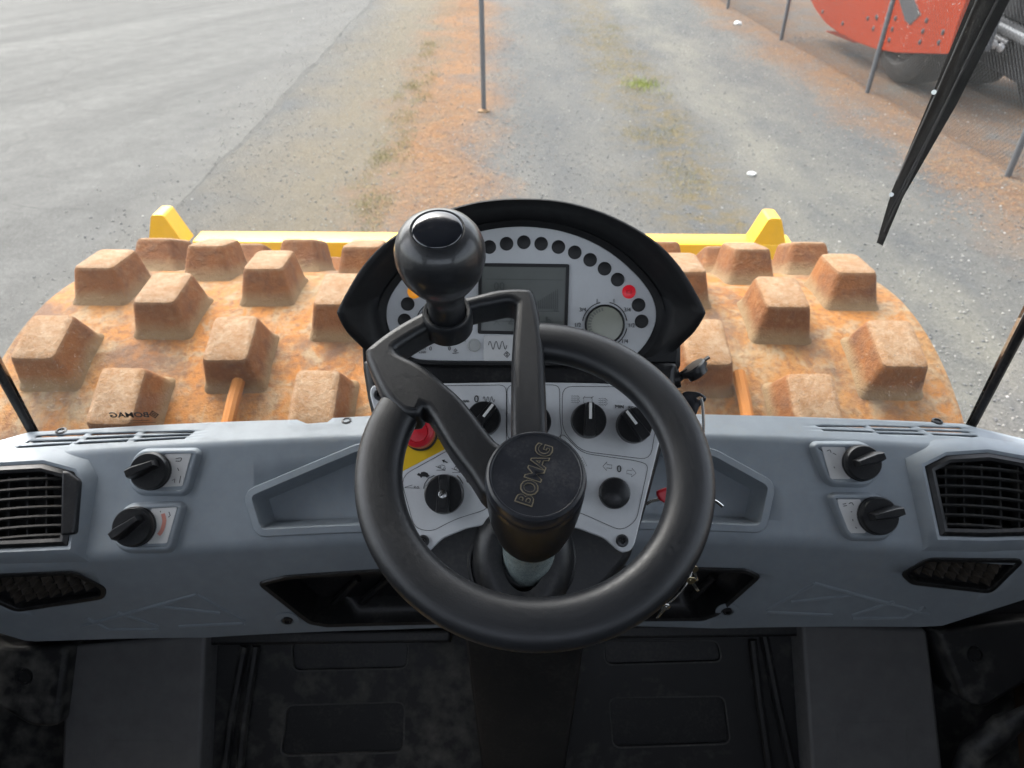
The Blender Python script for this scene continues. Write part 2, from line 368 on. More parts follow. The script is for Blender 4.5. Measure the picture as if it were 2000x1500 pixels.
# ------------------------------------------------------------------ ground
def ground_mat():
    m, t, b = newmat('gravel_ground'); wp = worldpos(t); sp = nd(t, 'ShaderNodeSeparateXYZ'); lk(t, wp, sp.inputs[0])
    X, Y = sp.outputs[0], sp.outputs[1]
    wig = math_(t, 'MULTIPLY', math_(t, 'SUBTRACT', noise(t, wp, .9, 6, .65), .5), 2.2)
    Xw = math_(t, 'ADD', X, wig)
    stretch = worldpos(t, (1, .32, 1))
    n_b = noise(t, stretch, 1.4, 5, .65); n_m = noise(t, wp, 6, 5, .7); n_f = noise(t, wp, 42, 6, .75); n_g = noise(t, wp, 150, 3, .7)
    grey = mix(t, ramp(t, n_b, [(.34, 0), (.66, 1)]), (.158, .164, .166), (.232, .227, .208))
    grey = mix(t, ramp(t, n_m, [(.5, 0), (.72, .55)]), grey, (.275, .264, .236))
    # sandy shoulder between asphalt and needle strip
    def band(x, c, half, soft):
        d = math_(t, 'ABSOLUTE', math_(t, 'SUBTRACT', x, c)); return ramp(t, math_(t, 'DIVIDE', d, 10), [((half - soft) / 10 if half > soft else 0, 1), ((half + soft) / 10, 0)])
    sand = band(Xw, -1.65, .70, .6)
    c = mix(t, math_(t, 'MULTIPLY', sand, .85), grey, mix(t, n_m, (.225, .180, .115), (.32, .275, .20)))
    d1 = math_(t, 'MULTIPLY', band(Xw, -.70, .38, .40), ramp(t, noise(t, wp, 2.4, 5, .75), [(.30, .25), (.52, 1)]))
    d1 = math_(t, 'MULTIPLY', d1, ramp(t, math_(t, 'DIVIDE', Y, 20), [(.24, .25), (.36, 1)]))
    c = mix(t, math_(t, 'MULTIPLY', d1, .85), c, mix(t, n_f, (.36, .155, .055), (.54, .29, .12)))
    moss = math_(t, 'MULTIPLY', band(Xw, 1.7, .36, .3), ramp(t, n_m, [(.40, 0), (.62, 1)]))
    c = mix(t, math_(t, 'MULTIPLY', moss, .8), c, mix(t, n_f, (.20, .145, .055), (.29, .22, .10)))
    mo2 = math_(t, 'MULTIPLY', band(Xw, -1.15, .12, .12), ramp(t, n_m, [(.48, 0), (.62, 1)]))
    c = mix(t, math_(t, 'MULTIPLY', mo2, .6), c, (.17, .16, .06))
    d2 = math_(t, 'MULTIPLY', ramp(t, math_(t, 'DIVIDE', Xw, 10), [(.385, 0), (.45, 1)]), ramp(t, noise(t, wp, 1.9, 5, .7), [(.36, .12), (.55, 1)]))
    c = mix(t, math_(t, 'MULTIPLY', d2, .65), c, mix(t, n_f, (.26, .125, .058), (.40, .235, .125)))
    trk = math_(t, 'MULTIPLY', band(Xw, 2.75, .30, .3), ramp(t, n_b, [(.35, .2), (.6, 1)]))
    c = mix(t, math_(t, 'MULTIPLY', trk, .6), c, (.33, .315, .26))
    c = mix(t, 1, c, ramp(t, n_f, [(.25, .60), (.72, 1.36)]), 'MULTIPLY')
    c = mix(t, 1, c, ramp(t, n_g, [(.3, .34), (.7, .66)]), 'MULTIPLY')
    lk(t, c, b.inputs['Base Color']); b.inputs['Roughness'].default_value = .92; b.inputs['Specular IOR Level'].default_value = .2
    bump(t, b, math_(t, 'ADD', n_f, math_(t, 'MULTIPLY', n_g, .6)), .7, .02)
    return m
def asphalt_mat():
    m, t, b = newmat('worn_asphalt'); wp = worldpos(t)
    ro = nd(t, 'ShaderNodeMapping'); ro.inputs['Rotation'].default_value = (0, 0, R(-60)); lk(t, wp, ro.inputs[0])
    st = nd(t, 'ShaderNodeMapping'); st.inputs['Scale'].default_value = (.14, 1.0, 1); lk(t, ro.outputs[0], st.inputs[0])
    n1 = noise(t, st.outputs[0], .9, 5, .62, .4); n2 = noise(t, wp, 9, 7, .7); n3 = noise(t, wp, 130, 3, .7)
    c = ramp(t, n1, [(.30, (.050, .0498, .0475)), (.5, (.073, .0726, .0690)), (.70, (.094, .0930, .0885))])
    c = mix(t, 1, c, ramp(t, n2, [(.3, .9), (.7, 1.1)]), 'MULTIPLY')
    c = mix(t, 1, c, ramp(t, n3, [(.3, .66), (.7, 1.34)]), 'MULTIPLY')
    v = nd(t, 'ShaderNodeTexVoronoi', feature='DISTANCE_TO_EDGE'); v.inputs['Scale'].default_value = .28
    nz = nd(t, 'ShaderNodeTexNoise'); nz.inputs['Scale'].default_value = 1.3; nz.inputs['Detail'].default_value = 6; lk(t, wp, nz.inputs['Vector'])
    lk(t, mix(t, .45, wp, nz.outputs['Color'], 'ADD'), v.inputs['Vector'])
    cr = ramp(t, v.outputs['Distance'], [(.0006, .72), (.003, 1)])
    c = mix(t, 1, c, cr, 'MULTIPLY')
    sp = nd(t, 'ShaderNodeSeparateXYZ'); lk(t, wp, sp.inputs[0])
    ed = math_(t, 'ADD', sp.outputs[0], math_(t, 'MULTIPLY', math_(t, 'SUBTRACT', noise(t, worldpos(t, (1, .4, 1)), 1.6, 5, .7), .5), 2.0))
    edm = ramp(t, math_(t, 'DIVIDE', math_(t, 'ADD', ed, 10), 10), [(.66, 0), (.725, .85)])
    c = mix(t, edm, c, mix(t, n2, (.060, .061, .059), (.108, .103, .089)))
    c = mix(t, 1, c, ramp(t, noise(t, wp, 45, 5, .85), [(.3, .55), (.7, 1.45)]), 'MULTIPLY')
    c = mix(t, 1, c, ramp(t, noise(t, wp, 3.5, 6, .7), [(.3, .80), (.7, 1.18)]), 'MULTIPLY')
    lk(t, c, b.inputs['Base Color']); b.inputs['Roughness'].default_value = .85; b.inputs['Specular IOR Level'].default_value = .3
    bump(t, b, n3, .5, .006)
    return m
bm = bmnew()
N = 60
gx = [-250, -60, -20] + [-8 + .4 * i for i in range(41)] + [12, 20, 60, 250]; gy = [-250, -40, -10] + [0 + .5 * i for i in range(61)] + [40, 80, 250]
grid = [[bm.verts.new((x, y, -.012 * (math.sin(x * 1.9) * math.sin(y * .8) + 1) if abs(x) < 15 and 0 <= y < 31 else -.012)) for x in gx] for y in gy]
for j in range(len(gy) - 1):
    for i in range(len(gx) - 1): bm.faces.new((grid[j][i], grid[j][i + 1], grid[j + 1][i + 1], grid[j + 1][i]))
o = obj('ground', bm, ground_mat()); tag(o, None, None, kind='structure')
bm = bmnew(); edge = []
for i in range(0, 320):
    y = -30 + i * .25
    edge.append((-2.80 + .02 * math.sin(y * 1.7) + .015 * math.sin(y * 5.1) + random.uniform(-.012, .012), y))
e1 = [bm.verts.new((x, y, .004)) for x, y in edge]; e0 = [bm.verts.new((x + .10, y, -.03)) for x, y in edge]; e2 = [bm.verts.new((-200, y, .004)) for x, y in edge]
for i in range(len(edge) - 1):
    bm.faces.new((e2[i], e1[i], e1[i + 1], e2[i + 1])); bm.faces.new((e1[i], e0[i], e0[i + 1], e1[i + 1]))
o = obj('asphalt_yard', fix(bm), asphalt_mat(), smooth=False); tag(o, None, None, kind='structure')

def gh(x, y): return -.012 * (math.sin(x * 1.9) * math.sin(y * .8) + 1)
def scatter_stones(n, fx, fy, s0, s1):
    base = np.array([(1, 0, 0), (-1, 0, 0), (0, 1, 0), (0, -1, 0), (0, 0, .7), (0, 0, -.5)])
    fc = np.array([(0, 2, 4), (2, 1, 4), (1, 3, 4), (3, 0, 4), (2, 0, 5), (1, 2, 5), (3, 1, 5), (0, 3, 5)])
    X = fx(n); Y = fy(n); s = s0 * (s1 / s0) ** (rng.random(n) ** 2.5)
    jit = 1 + rng.normal(0, .22, (n, 6, 1)); a = rng.random(n) * 6.28
    V = base[None] * jit * s[:, None, None]
    c, si = np.cos(a)[:, None], np.sin(a)[:, None]
    x = V[..., 0] * c - V[..., 1] * si * .8; y = V[..., 0] * si + V[..., 1] * c * .8
    V = np.stack([x + X[:, None], y + Y[:, None], V[..., 2] + (np.where(X < -2.76, .004, -.012 * (np.sin(X * 1.9) * np.sin(Y * .8) + 1)) + .2 * s)[:, None]], -1)
    F = fc[None] + 6 * np.arange(n)[:, None, None]
    return V.reshape(-1, 3), F.reshape(-1, 3)
def npmesh(name, V, F):
    me = bpy.data.meshes.new(name); k = F.shape[1]
    me.vertices.add(len(V)); me.vertices.foreach_set('co', V.astype(np.float32).ravel())
    me.loops.add(F.size); me.loops.foreach_set('vertex_index', F.astype(np.int32).ravel())
    me.polygons.add(len(F)); me.polygons.foreach_set('loop_start', np.arange(0, F.size, k, dtype=np.int32))
    me.update(calc_edges=True); me.validate(); return me
V, F = scatter_stones(60000, lambda n: np.where(rng.random(n) < .05, -2.7 - np.abs(rng.normal(0, .35, n)), rng.uniform(-2.7, 6.0, n)), lambda n: 2.4 + 14 * rng.random(n) ** 1.4, .003, .015)
o = obj('gravel', npmesh('gravel', V, F), island('gravel_stones', [(0, (.11, .112, .114)), (.3, (.17, .172, .17)), (.7, (.24, .235, .215)), (.93, (.34, .33, .30)), (1, (.52, .50, .47))]), smooth=False)
tag(o, 'loose grey gravel scattered over the track', 'gravel', kind='stuff')
def blades(n, X, Y, L0, L1, wd, tilt):
    L = rng.uniform(L0, L1, n); a = rng.random(n) * 6.28; el = rng.uniform(*tilt, n)
    d = np.stack([np.cos(a) * np.cos(el), np.sin(a) * np.cos(el), np.sin(el)], -1)
    side = np.stack([-np.sin(a), np.cos(a), np.zeros(n)], -1) * (wd * rng.uniform(.6, 1.3, n))[:, None]
    Z = -.012 * (np.sin(X * 1.9) * np.sin(Y * .8) + 1) + .003
    p = np.stack([X, Y, Z], -1); p[:, 2] += rng.uniform(0, .012, n)
    V = np.stack([p - side, p + side, p + d * L[:, None]], 1)
    return V.reshape(-1, 3), np.arange(3 * n).reshape(-1, 3)
def clumps(n, cx, cy, sx, sy, nc):
    i = rng.integers(0, nc, n); X0 = cx(nc); Y0 = cy(nc)
    return X0[i] + rng.normal(0, sx, n), Y0[i] + rng.normal(0, sy, n)
n = 26000
X1, Y1 = clumps(n, lambda k: rng.normal(-.62, .34, k), lambda k: rng.uniform(5.6, 19, k), .20, .30, 150)
X2, Y2 = clumps(n, lambda k: 4.65 + rng.normal(-.1, .33, k), lambda k: rng.uniform(4.2, 19, k), .20, .32, 110)
V, F = blades(2 * n, np.concatenate([X1, X2]), np.concatenate([Y1, Y2]), .02, .07, .0024, (-.02, .25))
o = obj('dry_needles', npmesh('needles', V, F), island('dry_orange_needles', [(0, (.12, .050, .020)), (.4, (.24, .105, .038)), (.8, (.31, .170, .070)), (1, (.36, .25, .13))]), smooth=False)
tag(o, 'orange-brown dry needles lying in strips along the gravel', 'dry needles', kind='stuff')
n = 5000
X1, Y1 = clumps(n, lambda k: rng.normal(-1.15, .10, k), lambda k: rng.uniform(4.8, 13, k), .06, .12, 46)
X2, Y2 = clumps(n, lambda k: rng.normal(1.75, .22, k), lambda k: rng.uniform(5.2, 15, k), .10, .16, 40)
V, F = blades(2 * n, np.concatenate([X1, X2]), np.concatenate([Y1, Y2]), .015, .05, .002, (.3, 1.3))
o = obj('short_weeds', npmesh('weeds', V, F), island('olive_weeds', [(0, (.10, .10, .03)), (.5, (.19, .17, .06)), (1, (.27, .22, .09))]), smooth=False)
tag(o, 'short olive weeds growing through the gravel', 'weeds', kind='stuff')
GND = Fr((0, 0, 0))
p = GND.hit(1255, 166); n = 520
V, F = blades(n, p.x + rng.normal(0, .13, n), p.y + rng.normal(0, .16, n), .03, .08, .004, (.3, 1.4))
o = obj('grass_tuft', npmesh('tuft', V, F), island('bright_green_grass', [(0, (.15, .18, .03)), (1, (.26, .30, .05))]), smooth=False)
tag(o, 'bright green tuft of grass in the middle of the gravel track', 'grass', kind='stuff')
for px, py, s, lb in ((1468, 338, .045, 'small white stone lying on gravel just beyond the drum'), (1441, 48, .075, 'larger pale stone near the fence at the far edge of the track')):
    p = GND.hit(px, py); b_ = bmnew(); bmesh.ops.create_icosphere(b_, subdivisions=2, radius=1)
    for v in b_.verts: v.co *= 1 + .22 * math.sin(v.co.x * 5 + s * 90) * math.cos(v.co.y * 4 + v.co.z * 3)
    o = obj('stone', b_, 'white', None, T(p.x, p.y, gh(p.x, p.y) + s * .3) @ Matrix.Diagonal((s, s * .8, s * .5, 1)))
    tag(o, lb, 'stone')

# ------------------------------------------------------------------ post and fence
p = GND.hit(945, 216)
t_ = thing('steel_post', 'lone thin grey steel post standing in the dry needles ahead', 'post', (p.x, p.y, 0))
Mx = T(p.x, p.y, 0)
obj('shaft', lathe([(.029, -.05), (.029, 2.30)], 20), 'galv', t_, Mx)
obj('base_collar', lathe([(.075, -.03), (.07, .006), (.045, .015), (.030, .025)], 24), 'rustpad', t_, Mx)
obj('post_cap', lathe([(.033, 2.29), (.033, 2.32), (.02, 2.34), (.004, 2.345)], 20), 'galv', t_, Mx)
FX = 4.72
fence = thing('chain_link_fence', 'grey chain-link fence with steel posts along the right of the track', 'fence', (FX, 9.6, 0))
posts = [3.5, 6.55, 9.6, 12.9, 16.1, 19.3]
def fxat(y): return 4.78 - .022 * (y - 6.6)
for y in posts:
    bm = lathe([(.030, -.1), (.030, 1.86), (.033, 1.86), (.033, 1.89), (.006, 1.91)], 16)
    obj('fence_post', bm, 'galv', fence, T(fxat(y), y, 0))
for ya, yb in zip(posts[:-1], posts[1:]):
    Ln = yb - ya; d = .055; nz = 62; h0 = .03
    npz = int(Ln / d); V = []; F = []
    for k in range(npz):
        for q in range(int(1.75 / (d / 2)) // 1):
            z0 = h0 + q * d / 2; z1 = z0 + d / 2
            ya0 = ya + k * d + (d / 2 if q % 2 else 0); ya1 = ya + k * d + (0 if q % 2 else d / 2)
            for (p0, p1, sg) in (((ya0, z0), (ya1, z1), 1), ((ya + k * d + (d / 2 if q % 2 else d), z0), (ya + k * d + (d if q % 2 else d / 2), z1), -1)):
                r_ = .0015; dy, dz = p1[0] - p0[0], p1[1] - p0[1]; l = math.hypot(dy, dz); ny, nz_ = -dz / l * r_, dy / l * r_
                i0 = len(V); xa, xb = fxat(p0[0]) + .034 + .002 * sg, fxat(p1[0]) + .034 - .002 * sg
                for (yy, zz, xx) in ((p0[0], p0[1], xa), (p1[0], p1[1], xb)):
                    V += [(xx - r_, yy, zz), (xx + r_ * .6, yy + ny, zz + nz_), (xx + r_ * .6, yy - ny, zz - nz_)]
                F += [(i0, i0 + 1, i0 + 4, i0 + 3), (i0 + 1, i0 + 2, i0 + 5, i0 + 4), (i0 + 2, i0, i0 + 3, i0 + 5)]
    o = obj('wire_mesh', npmesh('wire_mesh', np.array(V), np.array(F)), 'wire', fence, smooth=False); o['kind'] = 'stuff'
obj('top_rail', tube([(fxat(posts[0]), posts[0], 1.83), (fxat(posts[-1]), posts[-1], 1.83)], .021, 12), 'galv', fence)

# ------------------------------------------------------------------ machines parked behind the fence
RM = Fr((5.14, 10.3, 0), u=(0, -1, 0), v=(0, 0, 1))   # vertical plane facing the track, u along its length
t_ = thing('red_machine', 'red-orange machine body with bolt holes parked behind the chain-link fence', 'machine', (5.7, 10.3, 0))
hull_px = [(1578, -10), (1592, 18), (1612, 45), (1640, 66), (1672, 82), (1710, 96), (1750, 103), (1852, 106), (1868, 52), (1840, 20), (1822, -4)]
hull = RM.P(hull_px)
top = max(p[1] for p in hull)
hull = hull[:9] + [(hull[8][0] + .05, top + .5), (hull[0][0] - .25, top + .5)]
obj('side_plate', slab([rnd(hull, .05)], -.05, 0, .008), 'redmachine', t_, RM.M)
hb = [(a * .97 + .03, b + .01) for a, b in hull]
obj('body_shell', slab([rnd(hb, .05)], -.50, -.055, .03), 'darkframe', t_, RM.M)
for q, (px, py) in enumerate([(1607, 23), (1646, 46), (1706, 56), (1713, 35), (1749, 36), (1743, 57), (1737, 78), (1810, 40), (1803, 61), (1797, 82), (1842, 63), (1834, 83), (1695, 36), (1712, 33)]):
    a, b = RM.loc(px, py); obj('bolt', lathe([(.030, -.002), (.030, .006), (.020, .012)], 12), 'darkframe', t_, RM.M @ T(a, b, .001))
a = RM.P([(1755, -5), (1784, -5), (1799, 28), (1778, 49), (1768, 40)])
obj('slot_cover', slab([a], -.002, .006, .002), 'darkframe', t_, RM.M)
a, b = RM.loc(1742, 104)
prof = [(k * 1.5, v) for k, v in [(.20, -.28), (.40, -.28), (.50, -.25), (.545, -.18), (.555, 0), (.545, .18), (.50, .25), (.40, .28), (.36, .20), (.20, .18)]]
whl = RM.w(a, 0, -.32); whl.z = .83
Mw = Matrix.Translation(whl) @ Matrix(((RM.u.x, 0, RM.n.x, 0), (RM.u.y, 0, RM.n.y, 0), (0, 1, 0, 0), (0, 0, 0, 1)))
tw = obj('wheel', lathe(prof, 48), 'tyre', t_, Mw)
obj('rim_disc', lathe([(.51, .12), (.51, .19), (.42, .15), (.13, .16), (.12, .22), (.01, .22)], 32), 'darkframe', tw, Mw)
a2 = RM.P([(1585, 60), (1625, 62), (1660, 84), (1640, 84)])
obj('tread_bar', slab([a2], -.3, -.2, .01), 'redmachine', t_, RM.M)
t_ = thing('grey_machine', 'dark machine with grey bumper bar and two headlamps at far right behind fence', 'machine', (6.4, 9.6, 0))
BA = Fr((5.95, 9.6, .72), u=(.10, -.995, 0), v=(0, 0, 1))
p0, p1 = BA.hit(1848, 4), BA.hit(2060, 112)
BZ = .5 * (p0.z + p1.z)
BA = Fr(((p0.x + p1.x) / 2, (p0.y + p1.y) / 2, BZ), u=(p1 - p0).normalized(), v=(0, 0, 1))
BA.v = (BA.v - BA.u * BA.v.dot(BA.u)).normalized(); BA.n = BA.u.cross(BA.v).normalized()
Lb = (p1 - p0).length
obj('bumper_bar', box(Lb, .08, .09, (0, 0, -.05), .012), 'greybar', t_, BA.M)
for px, py in ((1858, 32), (1952, 88)):
    a, b = BA.loc(px, py)
    h = obj('headlamp', slab([rnd([(a - .13, b - .09), (a + .13, b - .09), (a + .13, b + .09), (a - .13, b + .09)], .03)], -.09, .012, .012), 'darksteel', t_, BA.M)
    for k in (-1, 1):
        obj('lens', lathe([(.052, .005), (.052, .02), (.04, .03), (.015, .036), (.002, .037)], 24), 'lamp', h, BA.M @ T(a + k * .06, b - .01, .008))
    obj('lens_bar', box(.22, .035, .02, (a, b + .062, .016), .006), 'lamp', h, BA.M)
obj('chassis', box(Lb, .50, .9, (0, -.24, -.60), .05), 'darkframe', t_, BA.M)
a, b = BA.loc(1905, 0)
obj('engine_hood', box(1.3, .8, .9, (-.1, .42, -.75), .08), 'darkframe', t_, BA.M)
obj('ladder_post', box(.09, .9, .09, (-.28, .45, -.16), .01), 'ochre', t_, BA.M)
for k in (-.55, .75):
    whl = BA.w(k, 0, -.4); whl.z = .425
    obj('wheel', lathe([(.15, -.2), (.36, -.2), (.42, -.14), (.43, 0), (.42, .14), (.36, .2), (.15, .16)], 40), 'tyre', t_, Matrix.Translation(whl) @ BA.M.to_3x3().to_4x4())

# ------------------------------------------------------------------ padfoot drum and front frame
DC = Vector((-.075, 1.53, .80)); DR = .72; DW = 2.13; ART = R(-1.5); PH = .10
Md = Matrix.Translation(DC) @ RZ(ART)
drum = thing('padfoot_drum', 'rusty orange steel roller drum studded with square pads ahead of the cab', 'roller drum', (DC.x, DC.y, 0), ART)
bm = bmnew(); n = 128; loops = []
for x, r in [(-DW / 2 + .02, .45), (-DW / 2 + .02, DR - .05), (-DW / 2, DR - .035), (-DW / 2, DR - .004), (-DW / 2 + .006, DR)] + [(-DW / 2 + .1 + i * (DW - .2) / 12, DR) for i in range(13)] + [(DW / 2 - .006, DR), (DW / 2, DR - .004), (DW / 2, DR - .035), (DW / 2 - .02, DR - .05), (DW / 2 - .02, .45)]:
    loops.append([(x, r * math.cos(2 * math.pi * i / n), r * math.sin(2 * math.pi * i / n)) for i in range(n)])
loft(bm, loops, True, True, True)
obj('drum_shell', fix(bm), 'rust', drum, Md)
def pad_mesh():
    bm = bmnew(); L = []
    for hx, hy, z, c in ((.074, .090, -.022, .012), (.069, .085, .000, .012), (.064, .079, .010, .012), (.050, .067, .086, .011), (.0465, .063, .095, .010), (.040, .056, .099, .009)):
        q = rnd([(-hx, -hy), (hx, -hy), (hx, hy), (-hx, hy)], c * 1.5, 3)
        L.append([(x, y, z) for x, y in q])
    loft(bm, L, True, True, True); fix(bm)
    me = bpy.data.meshes.new('pad'); bm.to_mesh(me); bm.free(); return me
pm = pad_mesh(); NP = 16; first = True
for ci in range(10):
    x = -.9225 + ci * .205
    side = -1 if x < 0 else 1
    k = ci if x < 0 else 9 - ci
    ph = (73 if k % 2 == 0 else 62.5)
    for q in range(NP):
        th = R(ph + 360 / NP * q)                       # angle from -Y towards +Z
        nrm = Vector((0, -math.cos(th), math.sin(th))); tan = Vector((0, math.sin(th), math.cos(th)))
        Mp = Md @ Matrix(((1, 0, 0, x), (0, tan.y, nrm.y, nrm.y * DR), (0, tan.z, nrm.z, nrm.z * DR), (0, 0, 0, 1))) @ RZ(random.uniform(-.03, .03)) @ Matrix.Diagonal((1 + random.uniform(-.03, .03), 1 + random.uniform(-.03, .03), .88, 1))
        obj('pad', pm, 'rustpad', drum, Mp, smooth=first); first = False

frame = thing('front_frame', 'yellow steel drum frame with upright fins beyond the rusty drum', 'frame', (DC.x, DC.y, 0), ART)
yb, zb = 2.60 - DC.y, 1.19 - DC.z
def fbox(name, sx, sy, sz, c, mat='ypaint', bev=.008): return obj(name, box(sx, sy, sz, c, bev), mat, frame, Md)
BP = Fr(Md @ Vector((0, yb, 0)), u=Md.to_3x3() @ Vector((1, 0, 0)), v=(0, 0, 1))
bl, bt = BP.loc(520, 457); br, bt2 = BP.loc(1380, 471)
bz = (bt + bt2) / 2
fbox('front_beam', 2.34, .10, .20, (0, yb, bz - .10))
for px, sgn in ((335, -1), (1495, 1)):
    a, b = BP.loc(px, 470)
    bm = bmnew(); loops = []
    for xx in (-.032, .032):
        q = rnd([(-.20, -.05), (.10, -.05), (.10, .02), (.035, .175), (-.02, .175), (-.20, .02)], [0, 0, .01, .03, .03, .01])
        loops.append([(a + xx + (-sgn) * .0, yb + y, bz + z) for y, z in q])
    loft(bm, loops, True, True, True); fix(bm)
    # gusset turned across the beam so that its slope faces outwards
    bm2 = bmnew(); loops = []
    for yy in (-.045, .045):
        q = rnd([(-.072, -.02), (.072, -.02), (.022, .104), (.003, .106), (-.026, .104)], [0, 0, .012, .01, .012]); q = [(px_ if sgn < 0 else -px_, z) for px_, z in q]
        loops.append([(a + x, yb + yy, bz + z) for x, z in q])
    loft(bm2, loops, True, True, True); fix(bm2); bm.free()
    obj('fin', bm2, 'ypaint', frame, Md)
    fbox('side_rail', .07, 2.30, .24, (sgn * 1.17, yb - 1.12, -.10))
    fbox('upright', .06, .14, .62, (sgn * 1.172, yb - .02, bz - .38))
    obj('axle_hub', lathe([(.20, 0), (.20, .05), (.12, .07)], 32), 'darkframe', frame, Md @ T(sgn * 1.045, 0, 0) @ Matrix.Rotation(sgn * R(90), 4, 'Y'))
fbox('rear_beam', 2.40, .08, .16, (0, -1.12, -.30))
for px, sgn in ((473, -1), (1440, 1)):
    # scraper tine: from the rear beam up to the drum surface between the pads
    a = Fr(Md @ Vector((0, 0, DR)), u=Md.to_3x3() @ Vector((1, 0, 0)), v=(0, 1, 0)).loc(px, 700)[0]
    pts = []
    for th, rr in ((70, .745), (64, .752), (54, .768), (46, .79), (42, .80)):
        pts.append(Md @ Vector((a * 1.0, -math.cos(R(th)) * rr, math.sin(R(th)) * rr)))
    obj('scraper_tine', tube(pts, .014, 10), 'rustbar', frame)

# ------------------------------------------------------------------ cab shell
KB = .08                                           # the dash bows towards the operator at both ends
ZS = HC - .745
cab = thing('operator_cab', 'black operator cab with footwell, windscreen and dark lower corners', 'cab', (0, 0, 1.0))
def bend_cut(bm, step=.04):
    for i in range(-25, 26):
        bmesh.ops.bisect_plane(bm, geom=bm.verts[:] + bm.edges[:] + bm.faces[:], plane_co=(i * step, 0, 0), plane_no=(1, 0, 0))
    for v in bm.verts: v.co.y -= KB * v.co.x ** 2
    return bm
YW = .945
def wall_strip(z0, z1, x0, x1, th, yo=0.0, n=24):
    bm = bmnew(); L = []
    for i in range(n + 1):
        x = x0 + (x1 - x0) * i / n; y = YW + yo - KB * x * x
        L.append([(x, y, z0), (x, y + th, z0), (x, y + th, z1), (x, y, z1)])
    loft(bm, L, True, True, True); return fix(bm)
obj('windscreen', wall_strip(ZS - .03, 2.86, -.765, .765, .006), 'glass', cab)
for sgn in (-1, 1):
    yc = YW - KB * .765 ** 2
    obj('corner_seal', tube([(sgn * .772, yc + .003, ZS - .04), (sgn * .778, yc - .004, 2.1), (sgn * .782, yc - .01, 2.86)], .0075, 10), 'black', cab)
    bm = bmnew(); pa, pb = Vector((sgn * .786, yc)), Vector((sgn * .93, yc - .17))
    loft(bm, [[(p.x, p.y, z), (p.x, p.y + .006, z)] for p, z in ((pa, ZS - .03), (pb, ZS - .03), (pb, 2.86), (pa, 2.86), (pa, ZS - .03))], False); obj('corner_window', fix(bm), 'sideglass', cab)
    bm = box(.006, yc - .18 + .80, 2.86 - 1.72, (sgn * .935, (yc - .18 - .80) / 2, (2.86 + 1.72) / 2)); obj('side_window', bm, 'sideglass', cab)
    obj('side_panel', box(.03, 1.68, .78, (sgn * .945, .01, 1.325), .006), 'black_floor', cab)
    obj('side_light_blocker', box(.035, 1.10, .42, (sgn * .943, -.30, 1.925), .008), 'black_floor', cab)  # unseen panel added to block side light and darken the lower dash
    obj('rear_pillar', box(.09, .09, 1.2, (sgn * .90, -.86, 2.28), .01), 'roofliner', cab)
obj('roof', box(1.98, 1.90, .07, (0, .02, 2.905), .02), 'roofliner', cab)
obj('rear_wall', box(1.88, .05, 1.50, (0, -.88, 1.60), .01), 'roofliner', cab)  # unseen; raised this high to cut rear light on the lower dash
obj('rear_floor', box(1.86, 1.15, .04, (0, -.30, .92), .01), 'black_floor', cab)
obj('seat_box', box(.55, .55, .45, (0, -.42, 1.165), .04), 'roofliner', cab)
bm = bmnew(); rows = []
for y, z in ((YW + .004, ZS - .028), (YW + .004, 1.50), (.90, 1.42), (.815, 1.29), (.80, 1.20)): rows.append([(-.93, y, z), (.93, y, z)])
loft(bm, rows, False)
for i in range(-25, 26): bmesh.ops.bisect_plane(bm, geom=bm.verts[:] + bm.edges[:] + bm.faces[:], plane_co=(i * .04, 0, 0), plane_no=(1, 0, 0))
for v in bm.verts: v.co.y -= KB * v.co.x ** 2
o = obj('front_wall', fix(bm), 'black_matt', cab); md = o.modifiers.new('thickness', 'SOLIDIFY'); md.thickness = .004
obj('seat_cushion', box(.52, .50, .12, (0, -.46, 1.45), .05, seg=4), 'black_matt', cab); obj('seat_back', box(.50, .12, .70, (0, -.72, 1.85), .05, seg=4), 'black_matt', cab)  # unseen seat, added to hold back light from behind
# glass maker's mark, seen mirrored from inside
GP = Fr((0, YW - .0045 - KB * .55 ** 2, 0), A=R(90)).sub(258, 810)
o = obj('glass_mark', textmesh('BOMAG', .0145, ext=.0001, bold=.0004, sx=1.25), 'ink', cab, GP.M @ T(-.004, 0, .001) @ Matrix.Diagonal((-1, 1, 1, 1)), smooth=False)
o = obj('glass_mark', strokes([([(-.007, 0), (0, .007), (.007, 0), (0, -.007)], True), ([(-.0028, 0), (0, .0028), (.0028, 0), (0, -.0028)], True)], .0024, .001), 'ink', cab, GP.M @ T(.036, .001, 0), smooth=False)
o = obj('glass_mark', strokes([([(-.02, -.0125), (.025, -.0115)], False), ([(-.01, -.0165), (.034, -.0155)], False)], .0009, .001), 'ink', cab, GP.M, smooth=False)

# footwell: inclined plates below the dash
RP = Fr((0, .775, 1.268), A=R(47))
bm = bmnew(); q = [(-.92, -.42), (.92, -.42), (.92, .03), (-.92, .03)]
holes = []
emb = {'L1': [(572, 1256), (795, 1254), (793, 1303), (574, 1308)], 'L2': [(562, 1380), (788, 1374), (786, 1467), (550, 1474)],
       'R1': [(1182, 1254), (1400, 1254), (1408, 1290), (1184, 1296)], 'R2': [(1192, 1366), (1412, 1362), (1424, 1450), (1200, 1458)]}
hl = [rnd(RP.P(v), .012, 4) for v in emb.values()]
obj('footwell_plate', slab([q] + hl, -.008, 0, .003), 'black_floor', cab, RP.M)
for l in hl:
    c = Vector((sum(p[0] for p in l) / len(l), sum(p[1] for p in l) / len(l)))
    g = [tuple(c + (Vector(p) - c) * 1.10) for p in l]
    e_ = obj('embossed_panel', slab([g], -.014, -.006, .002), 'black', cab, RP.M)
    obj('dusty_edge', strokes([(inset(l, -.0025), True)], .0026, .0006), 'edgedust', e_, RP.M, smooth=False)
